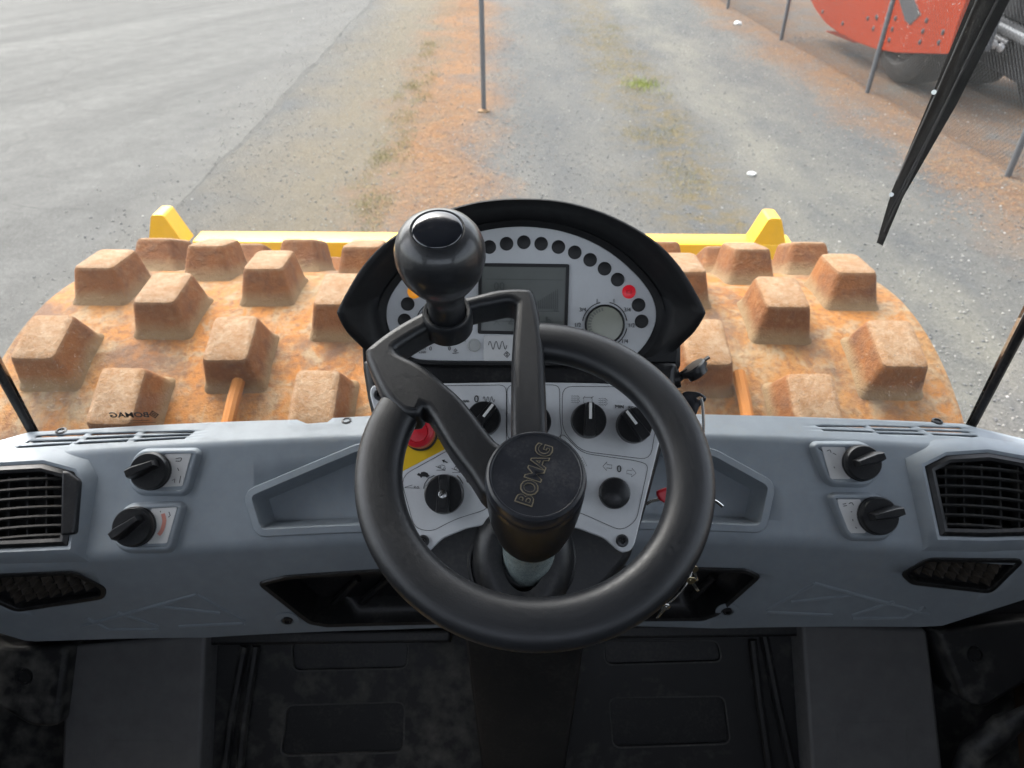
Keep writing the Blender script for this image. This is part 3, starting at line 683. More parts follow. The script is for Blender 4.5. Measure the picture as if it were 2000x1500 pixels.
def foot_box(name, pxs, h, rect, mat):
    fr = RP.shift(h); l = rnd(fr.P(pxs), .012, 4)
    b = obj(name, slab([l], -h - .03, 0, .006), mat, cab, fr.M)
    if rect:
        r_ = rnd(fr.P(rect), .01, 3)
        bm = strokes([(r_, True)], .0035, .0008); bmesh.ops.solidify(bm, geom=bm.faces[:], thickness=.0012)
        obj('raised_outline', bm, mat, b, fr.M)
    return fr
fl = foot_box('footrest', [(128, 1262), (402, 1238), (388, 1560), (118, 1560)], .055, [(190, 1450), (328, 1446), (338, 1455), (338, 1570), (182, 1570), (185, 1458)], 'charcoal')
fr_ = foot_box('footrest', [(1566, 1218), (1812, 1228), (1848, 1560), (1590, 1560)], .055, [(1640, 1414), (1765, 1410), (1772, 1416), (1776, 1570), (1642, 1570), (1636, 1420)], 'charcoal')
for pxs in ([(398, 1236), (880, 1230), (880, 1256), (402, 1262)], [(1100, 1225), (1570, 1215), (1568, 1244), (1100, 1250)]):
    f2 = RP.shift(.03); obj('ledge', slab([f2.P(pxs)], -.05, 0, .006), 'black', cab, f2.M)
for pts in ([(478, 1262), (452, 1400), (436, 1520)], [(500, 1262), (478, 1400), (466, 1520)]):
    obj('floor_rib', tube([RP.hit(x, y, .006) for x, y in pts], .008, 8), 'black_floor', cab)
for pts in ([(1492, 1240), (1518, 1370), (1552, 1520)], [(1470, 1250), (1484, 1370), (1506, 1520)]):
    obj('floor_rib', tube([RP.hit(x, y, .006) for x, y in pts], .008, 8), 'black_floor', cab)
for pxs, bolt in (([(-120, 1190), (10, 1262), (132, 1262), (112, 1420), (60, 1420), (-140, 1300)], (48, 1322)), ([(2120, 1200), (1985, 1210), (1830, 1232), (1885, 1372), (1925, 1385), (2140, 1250)], (1905, 1278))):
    f2 = RP.shift(.085); br_ = obj('corner_bracket', slab([rnd(f2.P(pxs), .012, 3)], -.12, 0, .008), 'black_floor', cab, f2.M)
    a, b = f2.loc(*bolt); obj('bolt_recess', lathe([(.014, -.001), (.014, .003), (.010, .003), (.009, -.004), (.001, -.004)], 20, cap=False), 'black', br_, f2.M @ T(a, b, .001))
obj('hose', tube([Vector((.80, .30, 1.35)), RP.hit(2060, 1370, .12), RP.hit(1960, 1420, .10), RP.hit(1900, 1470, .07), RP.hit(1868, 1560, .06)], .022, 12), 'black_floor', cab)

# ------------------------------------------------------------------ dashboard
dash = thing('dashboard', 'grey-blue moulded plastic dashboard with vents and dials across the cab', 'dashboard', (0, .8, 1.28))
SH = Fr((0, 0, ZS), A=0, k=KB)
FA = Fr((0, .877, ZS), A=R(45), k=KB)
LO = Fr((0, .762, HC - .861), A=R(90), k=KB)
faL = math.hypot(.877 - .762, .861 - .745)         # length of the sloping face
XE = .88
def quadpx(fr, pts): return fr.P(pts)
# slots in the top shelf
def lcp(x, y): return (x * .36, 780 + y * .36)
def rcp(x, y): return (1280 + x * .3867, 660 + y * .3867)
slots = []
for a, b in [((200, 205), (465, 195)), ((150, 235), (430, 225)), ((100, 263), (390, 245)), ((500, 193), (750, 185)), ((470, 217), (735, 205)), ((425, 242), (700, 228)), ((785, 185), (1060, 180)), ((770, 207), (1040, 195)), ((735, 228), (1015, 212))]:
    slots.append([lcp(a[0] - 14, a[1] + 7), lcp(b[0] - 14, b[1] + 7), lcp(b[0] + 6, b[1] - 7), lcp(a[0] + 6, a[1] - 7)])
for a, b in [((810, 449), (1055, 452)), ((835, 468), (1090, 478)), ((1075, 449), (1285, 455)), ((1095, 467), (1320, 474)), ((1115, 485), (1352, 491)), ((1325, 453), (1540, 460)), ((1355, 472), (1580, 480)), ((1390, 490), (1622, 502))]:
    slots.append([rcp(a[0] - 5, a[1] - 5), rcp(b[0] - 5, b[1] - 5), rcp(b[0] + 14, b[1] + 5), rcp(a[0] + 14, a[1] + 5)])
backpx = [(35, 852), (60, 845), (160, 840), (400, 827), (580, 821), (600, 829), (640, 826), (650, 818), (720, 814), (1380, 811), (1600, 817), (1880, 829), (1905, 836)]
back = SH.P(backpx)
YC1 = .877 + .006                                   # where the rounded crease starts on the shelf
shelf = [(-XE, YC1), (-XE, .890)] + back + [(XE, .890), (XE, YC1)]
shelf_h = [SH.P(s) for s in slots]
# openings in the face (tray, air vents)
tray_px = [(494, 969), (704, 855), (1000, 850), (1310, 858), (1392, 892), (1497, 950), (1482, 1042), (1388, 1034), (1000, 1020), (702, 1028), (512, 1055)]
tray = FA.P(tray_px)
ftop, fbot = -.008, -faL + .012
tray = rnd([(x, max(min(y, ftop - .014), fbot + .014)) for x, y in tray], .008, 3)
ventL_px = [(-75, 930), (0, 916), (94, 911), (150, 926), (158, 940), (138, 1060), (0, 1066), (-90, 1072)]
ventR_px = [(1803, 914), (1841, 895), (1918, 890), (1985, 902), (1998, 915), (2016, 1040), (1915, 1043), (1830, 1041)]
ventL, ventR = FA.P(ventL_px), FA.P(ventR_px)
cl = lambda l: [(x, max(min(y, ftop - .003), fbot + .003)) for x, y in l]
facep = [(-XE, fbot), (XE, fbot), (XE, ftop), (-XE, ftop)]
# openings in the lower face
rec_px = [(512, 1138), (560, 1126), (740, 1114), (1000, 1108), (1455, 1113), (1478, 1124), (1398, 1196), (1370, 1206), (1000, 1212), (640, 1218), (606, 1212)]
rec = rnd(LO.P(rec_px), .006, 3)
spkL_px = [(-40, 1124), (146, 1117), (203, 1147), (200, 1164), (34, 1189), (-30, 1160)]
spkR_px = [(1764, 1118), (1814, 1091), (1992, 1094), (1932, 1153), (1782, 1136)]
spkL, spkR = [rnd([(x, min(y, -.016)) for x, y in LO.P(q)], .006, 3) for q in (spkL_px, spkR_px)]
LH = .235
lowb = [(-.868, -.115), (-.80, -.180), (-.785, -.186), (-.52, -.221), (-.2, -.230), (.37, -.226), (.70, -.187), (.735, -.178), (.868, -.06)]
lowp = [(-XE, -.012)] + lowb + [(XE, -.012)]
bm = bmnew()
def sheet(fr, loops):
    me = slab(loops, 0, 0); me.transform(fr.M); bm.from_mesh(me); bpy.data.meshes.remove(me)
sheet(SH, [shelf] + shelf_h)
sheet(FA, [facep, tray, cl(ventL), cl(ventR)])
sheet(LO, [lowp, rec, spkL, spkR])
def arc(p0, pm_, p1, n=6):
    return [p0 * (1 - f) ** 2 + pm_ * 2 * f * (1 - f) + p1 * f * f for f in [i / n for i in range(n + 1)]]
def strip(p0, pm_, p1):
    rows = []
    for v in arc(Vector(p0), Vector(pm_), Vector(p1)): rows.append([(-XE, v.x, v.y), (XE, v.x, v.y)])
    loft(bm, rows, False)
f0 = FA.w(0, ftop); f1 = FA.w(0, fbot); l0 = LO.w(0, -.012)
strip((YC1, ZS), (.877, ZS), (f0.y, f0.z)); strip((f1.y, f1.z), (.762, HC - .861), (l0.y, l0.z))
loft(bm, [[tuple(LO.w(x, y)) for x, y in lowb], [tuple(LO.w(x, y - .005, -.004)) for x, y in lowb], [tuple(LO.w(x, y - .006, -.05)) for x, y in lowb]], False)
bmesh.ops.remove_doubles(bm, verts=bm.verts, dist=1e-5)
bend_cut(bm); bmesh.ops.remove_doubles(bm, verts=bm.verts, dist=1e-5); bmesh.ops.recalc_face_normals(bm, faces=bm.faces)
o = obj('dash_shell', bm, 'dash', dash, ang=30)
md = o.modifiers.new('thickness', 'SOLIDIFY'); md.thickness = .003; md.offset = 0
# dark box behind the openings
bm = bmnew(); rows = []
for (y, z) in ((.928, ZS - .020), (.918, ZS - .07), (.875, ZS - .13), (.835, ZS - .17), (.835, ZS - .36)): rows.append([(-XE + .02, y, z), (XE - .02, y, z)])
loft(bm, rows, False); bend_cut(bm); obj('inner_duct', fix(bm), 'black_matt', dash)
# storage tray lofted into the face
def bent(fr, l, h): return [Vector((p.x, p.y - KB * p.x ** 2, p.z)) for p in [fr.w(x, y, h) for x, y in l]]
def dens(l, m=.03):
    out = []
    for i in range(len(l)):
        a, b = Vector(l[i]), Vector(l[(i + 1) % len(l)]); k = max(1, int((b - a).length / m))
        out += [tuple(a.lerp(b, q / k)) for q in range(k)]
    return out
td = dens(tray, .04)
bm = bmnew()
loft(bm, [bent(FA, inset(td, -.013), .0016), bent(FA, inset(td, -.011), .006), bent(FA, inset(td, -.001), .007), bent(FA, inset(td, .001), .003), bent(FA, inset(td, .010), -.042)], True)
fl_ = inset(td, .0085)
me = slab([fl_], 0, 0); me.transform(FA.shift(-.0405).M); b2 = bmnew(); b2.from_mesh(me); bend_cut(b2); b2.to_mesh(me); b2.free(); bm.from_mesh(me); bpy.data.meshes.remove(me)
bmesh.ops.remove_doubles(bm, verts=bm.verts, dist=1e-5); fix(bm)
obj('storage_tray', bm, 'dash', dash)
# lower recess
rd = dens(rec, .04); bm = bmnew()
loft(bm, [bent(LO, inset(rd, -.006), .0018), bent(LO, inset(rd, -.004), .005), bent(LO, inset(rd, .003), .004), bent(LO, inset(rd, .006), -.05)], True)
fl_ = inset(rd, .006)
me = slab([fl_], 0, 0); me.transform(LO.shift(-.05).M); b2 = bmnew(); b2.from_mesh(me); bend_cut(b2); b2.to_mesh(me); b2.free(); bm.from_mesh(me); bpy.data.meshes.remove(me)
bmesh.ops.remove_doubles(bm, verts=bm.verts, dist=1e-5)
lr = obj('lower_recess', fix(bm), 'black', dash)
for pts in ([(640, 1190), (700, 1130)], [(690, 1190), (762, 1128)], [(820, 1200), (860, 1130)], [(1395, 1125), (1330, 1190)]):
    obj('recess_rib', tube([LO.hit(x, y, -.040) for x, y in pts], .007, 8), 'black', lr)
for px, py in ((690, 1185), (780, 1188)):
    s_ = LO.sub(px, py, -.04); obj('recess_block', box(.07, .022, .03, (0, 0, 0), .004), 'black', lr, s_.M)
for px, py in ((562, 1208), (1420, 1190)):
    s_ = LO.sub(px, py)
    b_ = obj('bolt', lathe([(.020, .0022), (.020, .004), (.011, .005), (.010, -.002)], 24), 'dash', dash, s_.M)
    obj('bolt_head', lathe([(.009, .002), (.009, .006), (.005, .0065), (.0045, .003), (.0005, .003)], 6), 'darksteel', b_, s_.M)
# relief ridges on the lower face
RL = [[(160, 1222), (385, 1160)], [(385, 1160), (478, 1212)], [(170, 1206), (210, 1228)], [(210, 1228), (310, 1228)], [(230, 1195), (310, 1222)], [(300, 1182), (430, 1196)], [(350, 1222), (478, 1216)]]
for a, b in RL:
    for mir in (0, 1):
        A_, B_ = ((a, b) if not mir else ((1975 - a[0], a[1] - 22), (1975 - b[0], b[1] - 22)))
        pa, pb = LO.hit(*A_, .0002), LO.hit(*B_, .0002)
        obj('relief_ridge', tube([pa.lerp(pb, i / 5) for i in range(6)], .0042, 8), 'dash', dash)
# ridges on the shelf
for pts in ([(398, 856), (492, 842)], [(402, 851), (500, 844)], [(585, 845), (680, 838)], [(590, 841), (690, 834)], [(580, 848), (660, 845)], [(1372, 832), (1398, 834)], [(1372, 838), (1402, 840)], [(1480, 836), (1570, 838)], [(1484, 842), (1575, 845)]):
    obj('shelf_ridge', tube([SH.hit(*pts[0], .0), SH.hit(*pts[1], .0)], .0013, 6), 'dash', dash)
for px, py in ((677, 823), (120, 843), (1830, 824)):
    s_ = SH.sub(px, py); obj('shelf_screw', lathe([(.0085, -.004), (.0085, .0022), (.0055, .003), (.005, .001), (.0004, .001)], 20), 'darksteel', dash, s_.M)

# air vents
def air_vent(px_outer, inner_px, cx, cy, side):
    s = FA.sub(cx, cy)
    inn = dens(s.P(inner_px), .02)
    c = Vector((sum(p[0] for p in inn) / len(inn), sum(p[1] for p in inn) / len(inn)))
    lift = .012
    hood = obj('vent_hood', bmnew(), 'dash', dash, s.M)
    bm = bmnew()
    L = [[(x, y, z) for x, y in inset(inn, d)] for d, z in ((-.030, -.004), (-.024, .004), (-.014, lift + .002), (-.009, lift + .005), (-.004, lift + .003), (-.002, lift - .010))]
    loft(bm, L, True); fix(bm); bm.to_mesh(hood.data); bm.free()
    hood.data.polygons.foreach_set('use_smooth', [True] * len(hood.data.polygons)); hood.data.set_sharp_from_angle(angle=R(50))
    v = thing_part('air_vent', s.M, side)
    bm = bmnew()
    L = [[(x, y, z) for x, y in inset(inn, d)] for d, z in ((-.003, -.03), (-.003, lift + .004), (.003, lift + .008), (.008, lift + .006), (.009, lift - .004), (.010, -.05))]
    loft(bm, L, True, False, True); fix(bm); bm.to_mesh(v.data); bm.free()
    v.data.polygons.foreach_set('use_smooth', [True] * len(v.data.polygons)); v.data.set_sharp_from_angle(angle=R(40))
    xs = [p[0] for p in inn]; ys = [p[1] for p in inn]; x0, x1, y0, y1 = min(xs), max(xs), min(ys), max(ys)
    if side < 0: x1 -= .020
    def span(y):
        hits = []
        q = inset(inn, .006)
        for i in range(len(q)):
            a, b = q[i], q[(i + 1) % len(q)]
            if (a[1] - y) * (b[1] - y) < 0: hits.append(a[0] + (b[0] - a[0]) * (y - a[1]) / (b[1] - a[1]))
        return (min(hits), max(hits)) if len(hits) > 1 else None
    nb = 8
    for i in range(nb):
        y = y0 + .012 + (y1 - y0 - .022) * i / (nb - 1); sp = span(y)
        if not sp: continue
        xa, xb = sp; xb = min(xb, x1)
        m = 8; bm = bmnew(); L = []
        for k in range(m + 1):
            x = xa + (xb - xa) * k / m; f = 2 * (x - c.x) / (x1 - x0); z = lift + .008 * (1 - f * f) - .004; yy = y + .004 * (1 - f * f)
            L.append([(x, yy - .0026, z - .012), (x, yy - .0026, z), (x, yy, z + .0018), (x, yy + .0026, z), (x, yy + .0026, z - .012)])
        loft(bm, L, True, True, True); obj('louvre', fix(bm), 'louvre', v, s.M)
    for i in range(1, 6):
        x = x0 + (x1 - x0) * i / 6 + .002
        obj('vane', box(.0026, (y1 - y0) * .84, .018, (x, (y0 + y1) / 2 - .004, lift - .010)), 'louvre', v, s.M)
    if side < 0:
        obj('vent_end_block', slab([rnd([(x1 + .001, y0 + .012), (x1 + .022, y0 + .012), (x1 + .030, y1 - .03), (x1 + .012, y1 - .014), (x1 + .003, y1 - .012)], .005)], -.02, lift + .012, .004), 'satin', v, s.M)
def thing_part(name, Mx, side):
    return obj(name, bmnew(), 'black', dash, Mx)
air_vent(None, ventL_px, 60, 985, -1)
air_vent(None, ventR_px, 1910, 968, 1)
# speaker-like grilles of small pyramids
for pxs, lo in ((spkL_px, spkL), (spkR_px, spkR)):
    cx = sum(p[0] for p in pxs) / len(pxs); cy = sum(p[1] for p in pxs) / len(pxs); s = LO.sub(cx, cy)
    q = rnd(s.P(pxs), .008, 3)
    fr0 = obj('lower_grille', slab([inset(q, -.005), inset(q, .004)], -.02, .004, .002), 'black', dash, s.M)
    obj('grille_backing', slab([inset(q, .002)], -.014, -.008, 0), 'black_matt', fr0, s.M)
    xs = [p[0] for p in q]; ys = [p[1] for p in q]; bm = bmnew(); st = .0185
    def inside(x, y):
        r_ = False; qq = inset(q, .010)
        for i in range(len(qq)):
            (ax, ay), (bx, by) = qq[i], qq[i - 1]
            if (ay > y) != (by > y) and x < (bx - ax) * (y - ay) / (by - ay) + ax: r_ = not r_
        return r_
    skew = .12 if cx < 1000 else -.12
    yy = min(ys); row = 0
    while yy < max(ys) + .05:
        xx = min(xs)
        while xx < max(xs):
            x = xx; y = yy + skew * (xx - (min(xs) if cx < 1000 else max(xs))) - .015
            if inside(x, y):
                h_ = st * .43; vs = [bm.verts.new(p) for p in ((x - h_, y - h_ * .75, -.007), (x + h_, y - h_ * .75, -.007), (x + h_, y + h_ * .75, -.007), (x - h_, y + h_ * .75, -.007), (x, y + .001, .007))]
                for i in range(4): bm.faces.new((vs[i], vs[(i + 1) % 4], vs[4]))
            xx += st
        yy += st * .78; row += 1
    obj('pyramid_grid', fix(bm), 'brownmesh', fr0, s.M, smooth=False)

# dash rotary dials
def dial(bez, stick, cpx, rpx, ptr, marks, lab):
    s = FA.sub(*cpx)
    bz = rnd(s.P(bez), .014, 4)
    bm = bmnew()
    L = [[(x, y, z) for x, y in inset(bz, d)] for d, z in ((-.003, -.004), (0, .002), (.0035, .011), (.006, .013), (.009, .0125), (.010, .010))]
    loft(bm, L, True, False, True)
    part = obj('dial_base', fix(bm), 'dash', dash, s.M, ang=50)
    f1 = s.shift(.0105)
    st_ = f1.P(stick)
    obj('dial_sticker', slab([rnd(st_, .002, 2)], -.001, .0006, 0), 'sticker', part, f1.M, label='white printed dial sticker')
    x, y = f1.loc(*cpx); x2, y2 = f1.loc(cpx[0] + rpx, cpx[1]); r = x2 - x
    kn = obj('dial_knob', lathe([(r * 1.04, .0005), (r * 1.04, .004), (r, .005), (r, .014), (r * .93, .017), (r * .25, .0175)], 40), 'satin', dash, f1.M @ T(x, y, 0))
    a = Vector(f1.loc(*ptr[0], .02)); b = Vector(f1.loc(*ptr[1], .02)); ang = math.atan2((b - a).y, (b - a).x); L_ = (b - a).length; mid = (a + b) / 2
    bm = bmnew(); q = [(-L_ / 2, -.0045), (L_ / 2 - .01, -.008), (L_ / 2, -.006), (L_ / 2, .006), (L_ / 2 - .01, .008), (-L_ / 2, .0045)]
    L3 = [[(px_ * k, py_ * k2, z) for px_, py_ in q] for k, k2, z in ((1, 1.35, .012), (1, 1.2, .024), (.96, .85, .036), (.92, .65, .038))]
    loft(bm, L3, True, True, True)
    obj('pointer', fix(bm), 'satin', kn, f1.M @ T(mid.x, mid.y, 0) @ RZ(ang), ang=25)
    for kind, pts in marks:
        P2 = f1.P(pts)
        obj('printed_mark', strokes([(cat(P2, 4, False) if kind != 'l' else P2, False)], .0011 if kind != 'r' else .006, .0012), 'redprint' if kind == 'r' else 'ink', part, f1.M, smooth=False)
L2 = lambda pts: [lcp(*p) for p in pts]
R2 = lambda pts: [rcp(*p) for p in pts]
dial(L2([(770, 268), (1075, 262), (1104, 290), (1045, 495), (1005, 527), (765, 522), (712, 478), (706, 350)]), L2([(895, 297), (1038, 292), (990, 470), (880, 476)]), lcp(826, 390), 37, (lcp(855, 345), lcp(700, 408)),
     [('c', L2([(955, 322), (985, 318), (980, 335), (955, 335)])), ('l', L2([(965, 372), (972, 388)])), ('l', L2([(935, 440), (950, 432), (948, 452)])), ('l', L2([(975, 455), (982, 415)]))], '')
dial(L2([(700, 562), (985, 548), (1022, 575), (960, 800), (925, 828), (690, 832), (630, 790), (618, 660)]), L2([(822, 592), (962, 584), (905, 780), (800, 784)]), lcp(738, 690), 39, (lcp(770, 640), lcp(618, 745)),
     [('r', L2([(885, 620), (893, 660), (880, 710), (862, 735)])), ('l', L2([(918, 610), (926, 632)])), ('l', L2([(922, 632), (916, 640)])), ('l', L2([(870, 605), (874, 612)]))], '')
dial(R2([(795, 522), (1050, 524), (1128, 590), (1132, 690), (1065, 757), (880, 752), (838, 720), (770, 545)]), R2([(838, 548), (955, 548), (985, 713), (885, 713)]), rcp(1034, 632), 35, (rcp(1005, 636), rcp(1140, 596)),
     [('l', R2([(895, 582), (912, 590)])), ('l', R2([(900, 650), (905, 658)])), ('c', R2([(865, 572), (880, 566), (886, 580)]))], '')
dial(R2([(885, 778), (1110, 780), (1215, 870), (1222, 955), (1155, 1026), (975, 1024), (935, 990), (860, 800)]), R2([(918, 815), (1035, 815), (1062, 986), (965, 986)]), rcp(1115, 898), 37, (rcp(1080, 905), rcp(1238, 872)),
     [('l', R2([(945, 840), (962, 836)])), ('l', R2([(948, 850), (966, 846)])), ('c', R2([(975, 838), (990, 832), (1000, 845)])), ('l', R2([(985, 878), (992, 878)])), ('l', R2([(995, 915), (997, 925)])), ('l', R2([(1008, 955), (1016, 962)]))], '')

# ------------------------------------------------------------------ steering console
con = thing('steering_console', 'black steering console with its wheel, domed instrument hood and silver control panel', 'console', (.03, .62, 1.08))
PL = Fr((0, .70, HC - .63), A=R(45))                # silver control panel
GA = Fr((0, .7965, HC - .548), A=R(60))             # instrument face
CX = 1018
def mir(pts): return pts + [(2 * CX - x, y) for x, y in reversed(pts) if abs(x - CX) > 1]
# control panel
arc_px = [(1215, 1080), (1205, 1074), (1180, 1052), (1130, 1033), (1075, 1023), (1018, 1020), (960, 1023), (910, 1033), (865, 1052), (838, 1078), (826, 1078)]
plate_px = [(722, 770), (724, 756), (736, 750), (760, 752), (880, 748), (1018, 746), (1160, 748), (1290, 754), (1306, 760), (1310, 775), (1240, 1062), (1232, 1076)] + arc_px + [(808, 1072), (802, 1060)]
pl = PL.P(plate_px)
plate = obj('control_panel', slab([rnd(pl, .004, 3)], -.010, 0, .002), 'silver', con, PL.M, label='silver control panel with printed symbols')
B2 = PL.shift(-.012)
body_px = [(704, 700), (716, 780), (780, 1010), (815, 1095), (880, 1160), (960, 1200), (1030, 1208), (1110, 1196), (1185, 1150), (1232, 1095), (1262, 1000), (1318, 790), (1328, 705)]
bl_ = B2.P(body_px)
obj('console_body', slab([rnd(bl_, .012, 4)], -.10, 0, .012, 3), 'black', con, B2.M)
# boot round the column
WF0 = Fr((0, .523, HC - .486), A=R(20.4))
wc = WF0.loc(1044, 911); WF = Fr(WF0.w(*wc), A=R(20.4))     # steering wheel plane, origin at its centre
RW = .178
tub_end = WF.w(0, 0, -.282)
bm = bmnew(); L = []
bc = B2.loc(1022, 1098)
for k, z in ((1.45, -.004), (1.40, .010), (1.15, .022), (.9, .026), (.60, .020)):
    L.append([(bc[0] + .046 * k * math.cos(a) * (1 + .12 * math.sin(a)), bc[1] + .058 * k * math.sin(a), z) for a in [2 * math.pi * i / 40 for i in range(40)]])
loft(bm, L, True)
obj('column_boot', fix(bm), 'black', con, B2.M, ang=60)
for pts in ([(935, 1050), (918, 1085), (922, 1130), (940, 1170)], [(1112, 1050), (1120, 1085), (1115, 1130), (1090, 1175)]):
    obj('boot_edge', tube(cat([tuple(B2.hit(x, y, .0005)) for x, y in pts], 5, False), .0035, 8), 'black', con)
obj('column_tube', lathe([(.0335, -.300), (.0335, -.130)], 40), 'tube', con, WF.M, label='greenish metal steering column tube')
# pedestal down to the floor
bm = bmnew(); L = []
for z, y, wd, dp in ((1.62, .66, .20, .10), (1.45, .635, .185, .10), (1.25, .615, .165, .10), (1.05, .60, .145, .10)):
    x0 = .028; q = rnd([(x0 - wd / 2, y), (x0 + wd / 2, y), (x0 + wd / 2 - .01, y + dp), (x0 - wd / 2 + .01, y + dp)], .014, 3)
    L.append([(a, b, z) for a, b in q])
loft(bm, L, True, True, True); obj('pedestal', fix(bm), 'black', con)
# instrument hood
gpx = mir([(1018, 441), (1062, 444), (1100, 451), (1140, 464), (1175, 481), (1205, 501), (1231, 523), (1254, 547), (1272, 573), (1282, 600), (1282, 628), (1272, 656), (1256, 680), (1236, 697), (1200, 706), (1100, 708)])
gl_ = GA.P(gpx); gc = GA.loc(CX, 600)
hpx = mir([(1018, 386), (1070, 388), (1120, 396), (1180, 414), (1240, 443), (1290, 477), (1330, 520), (1358, 565), (1378, 604), (1379, 616), (1366, 648), (1350, 672), (1330, 693), (1300, 703), (1220, 712), (1110, 714)])
HH = .055
GH = GA.shift(HH); ho = [(x, y) for x, y in GH.P(hpx)]
n_ = len(gl_)
def lerpl(a, b, f): return [(p[0] + (q[0] - p[0]) * f, p[1] + (q[1] - p[1]) * f) for p, q in zip(a, b)]
g_o = inset(gl_, -.004)
def low(l, ff):                                       # the hood lip falls away along the lower edge
    out = []
    for x, y in l: out.append(ff)
    return out
ymin = min(y for x, y in ho); 
def lip(y): 
    f = max(0, min(1, (y - ymin - .012) / .05)); return f * f * (3 - 2 * f)
def H3(l, z): return [(x, y, z * lip(yo[1]) + (.008 * (1 - lip(yo[1])) if z > .01 else 0) if z > 0 else z) for (x, y), yo in zip(l, ho)]
back_l = [(p[0] * .86 + gc[0] * .14, p[1] * .90 + gc[1] * .10) for p in ho]
bm = bmnew()
Ls = [H3(inset(gl_, .004), -.002), H3(g_o, .001), H3(lerpl(g_o, ho, .10), .006), H3(lerpl(g_o, ho, .18), .004), H3(lerpl(g_o, ho, .42), .012), H3(lerpl(g_o, ho, .62), HH * .72), H3(lerpl(g_o, ho, .78), HH * .94), H3(lerpl(g_o, ho, .90), HH), H3(lerpl(g_o, ho, .975), HH * .97), H3(ho, HH * .86), H3(lerpl(back_l, ho, .9), .020), H3(back_l, -.040)]
loft(bm, [cat(l, 3) for l in Ls], True, False, True)
obj('instrument_hood', fix(bm), 'black_matt', con, GA.M, ang=70, label='matt black domed instrument hood')
gp = obj('gauge_panel', slab([cat(inset(gl_, .001), 3)], -.006, .0, .001), 'silver', con, GA.M, label='silver instrument face with round warning lamps')
# neck between hood and body
bm = bmnew(); L = []
for pts, fr, h in (([(700, 640), (1336, 640), (1336, 715), (704, 715)], GA, -.02), ([(704, 700), (1328, 700), (1322, 745), (712, 745)], PL, -.025)):
    q = fr.P(pts); L.append([tuple(fr.w(x, y, h)) for x, y in q]); L.append([tuple(fr.w(x, y, h - .06)) for x, y in q])
for l in (0, 2): pass
loft(bm, [L[1], L[0], L[2], L[3]], True, True, True); obj('console_neck', fix(bm), 'black_matt', con, smooth=False)
# warning lamps
Z1 = lambda x, y: (650 + .375 * x, 370 + .375 * y)
rl = [Z1(*p) for p in [(995, 275), (1085, 283), (1175, 300), (1260, 328), (1340, 367), (1415, 413), (1483, 470), (1542, 533), (1592, 602), (1608, 687)]]
lamps = [(p, 'ink') for p in rl]; lamps[7] = (rl[7], 'redlit')
lc = rl[0][0]
for i, p in enumerate(rl[1:], 1):
    lamps.append(((2 * lc - p[0] - (9 if i == 7 else 3 if i > 6 else 0), p[1] + (-2 if i > 7 else 0)), 'amber' if i == 7 else 'ink'))
for (px, py), mt in lamps:
    x, y = GA.loc(px, py); r = abs(GA.loc(px + 13.3, py)[0] - x)
    obj('warning_lamp', lathe([(r, -.001), (r, .0008), (r * .9, .0012), (.0002, .0014)], 28), mt, con, GA.M @ T(x, y, 0), label={'redlit': 'lit red warning lamp', 'amber': 'lit amber warning lamp'}.get(mt))
x, y = GA.loc(rl[7][0], rl[7][1])
obj('lamp_symbol', strokes([(circ(0, 0, .0022, 14), True), (circ(0, 0, .0036, 8, 130, 230), False), (circ(0, 0, .0036, 8, -50, 50), False)], .0005, .0018), paint('dark_red_print', (.25, .0, .01), .5), con, GA.M @ T(x, y, 0), smooth=False)
# screen
sc = GA.P([(940, 519), (1107, 521), (1103, 650), (938, 647)])
fb = inset(sc, -.0035)
sf = obj('screen', slab([rnd(fb, .003, 3), inset(sc, .001)], -.001, .0022, .0008), 'ink', con, GA.M, label='grey liquid crystal screen')
obj('screen_glass', slab([inset(sc, .0005)], -.002, .0006, 0), 'lcd', sf, GA.M)
for a, b in (((950, 545), (1100, 547)), ((950, 627), (1098, 629)), ((1050, 608), (1092, 608))):
    obj('screen_rule', strokes([(GA.P([a, b]), False)], .0009, .0009), 'lcdseg', sf, GA.M, smooth=False)
for i in range(12):
    x = 1048 + i * 3.7; hgt = 14 + i * 2.3
    obj('screen_bar', strokes([(GA.P([(x, 604), (x, 604 - hgt)]), False)], .0012, .0009), 'lcdseg', sf, GA.M, smooth=False)
text('screen_text', GA, '00', 975, 560, 16, 'lcdseg', sf, h=.0009)
text('screen_text', GA, '2', 996, 627, 16, 'lcdseg', sf, h=.0009); text('screen_text', GA, 'h', 1071, 627, 17, 'lcdseg', sf, h=.0009)
text('screen_text', GA, '50', 1085, 607, 6, 'lcdseg', sf, h=.0009)
hg = GA.P([(964, 620), (976, 620), (964, 635), (976, 635)])
obj('screen_symbol', strokes([(hg, True)], .0008, .0009), 'lcdseg', sf, GA.M, smooth=False)
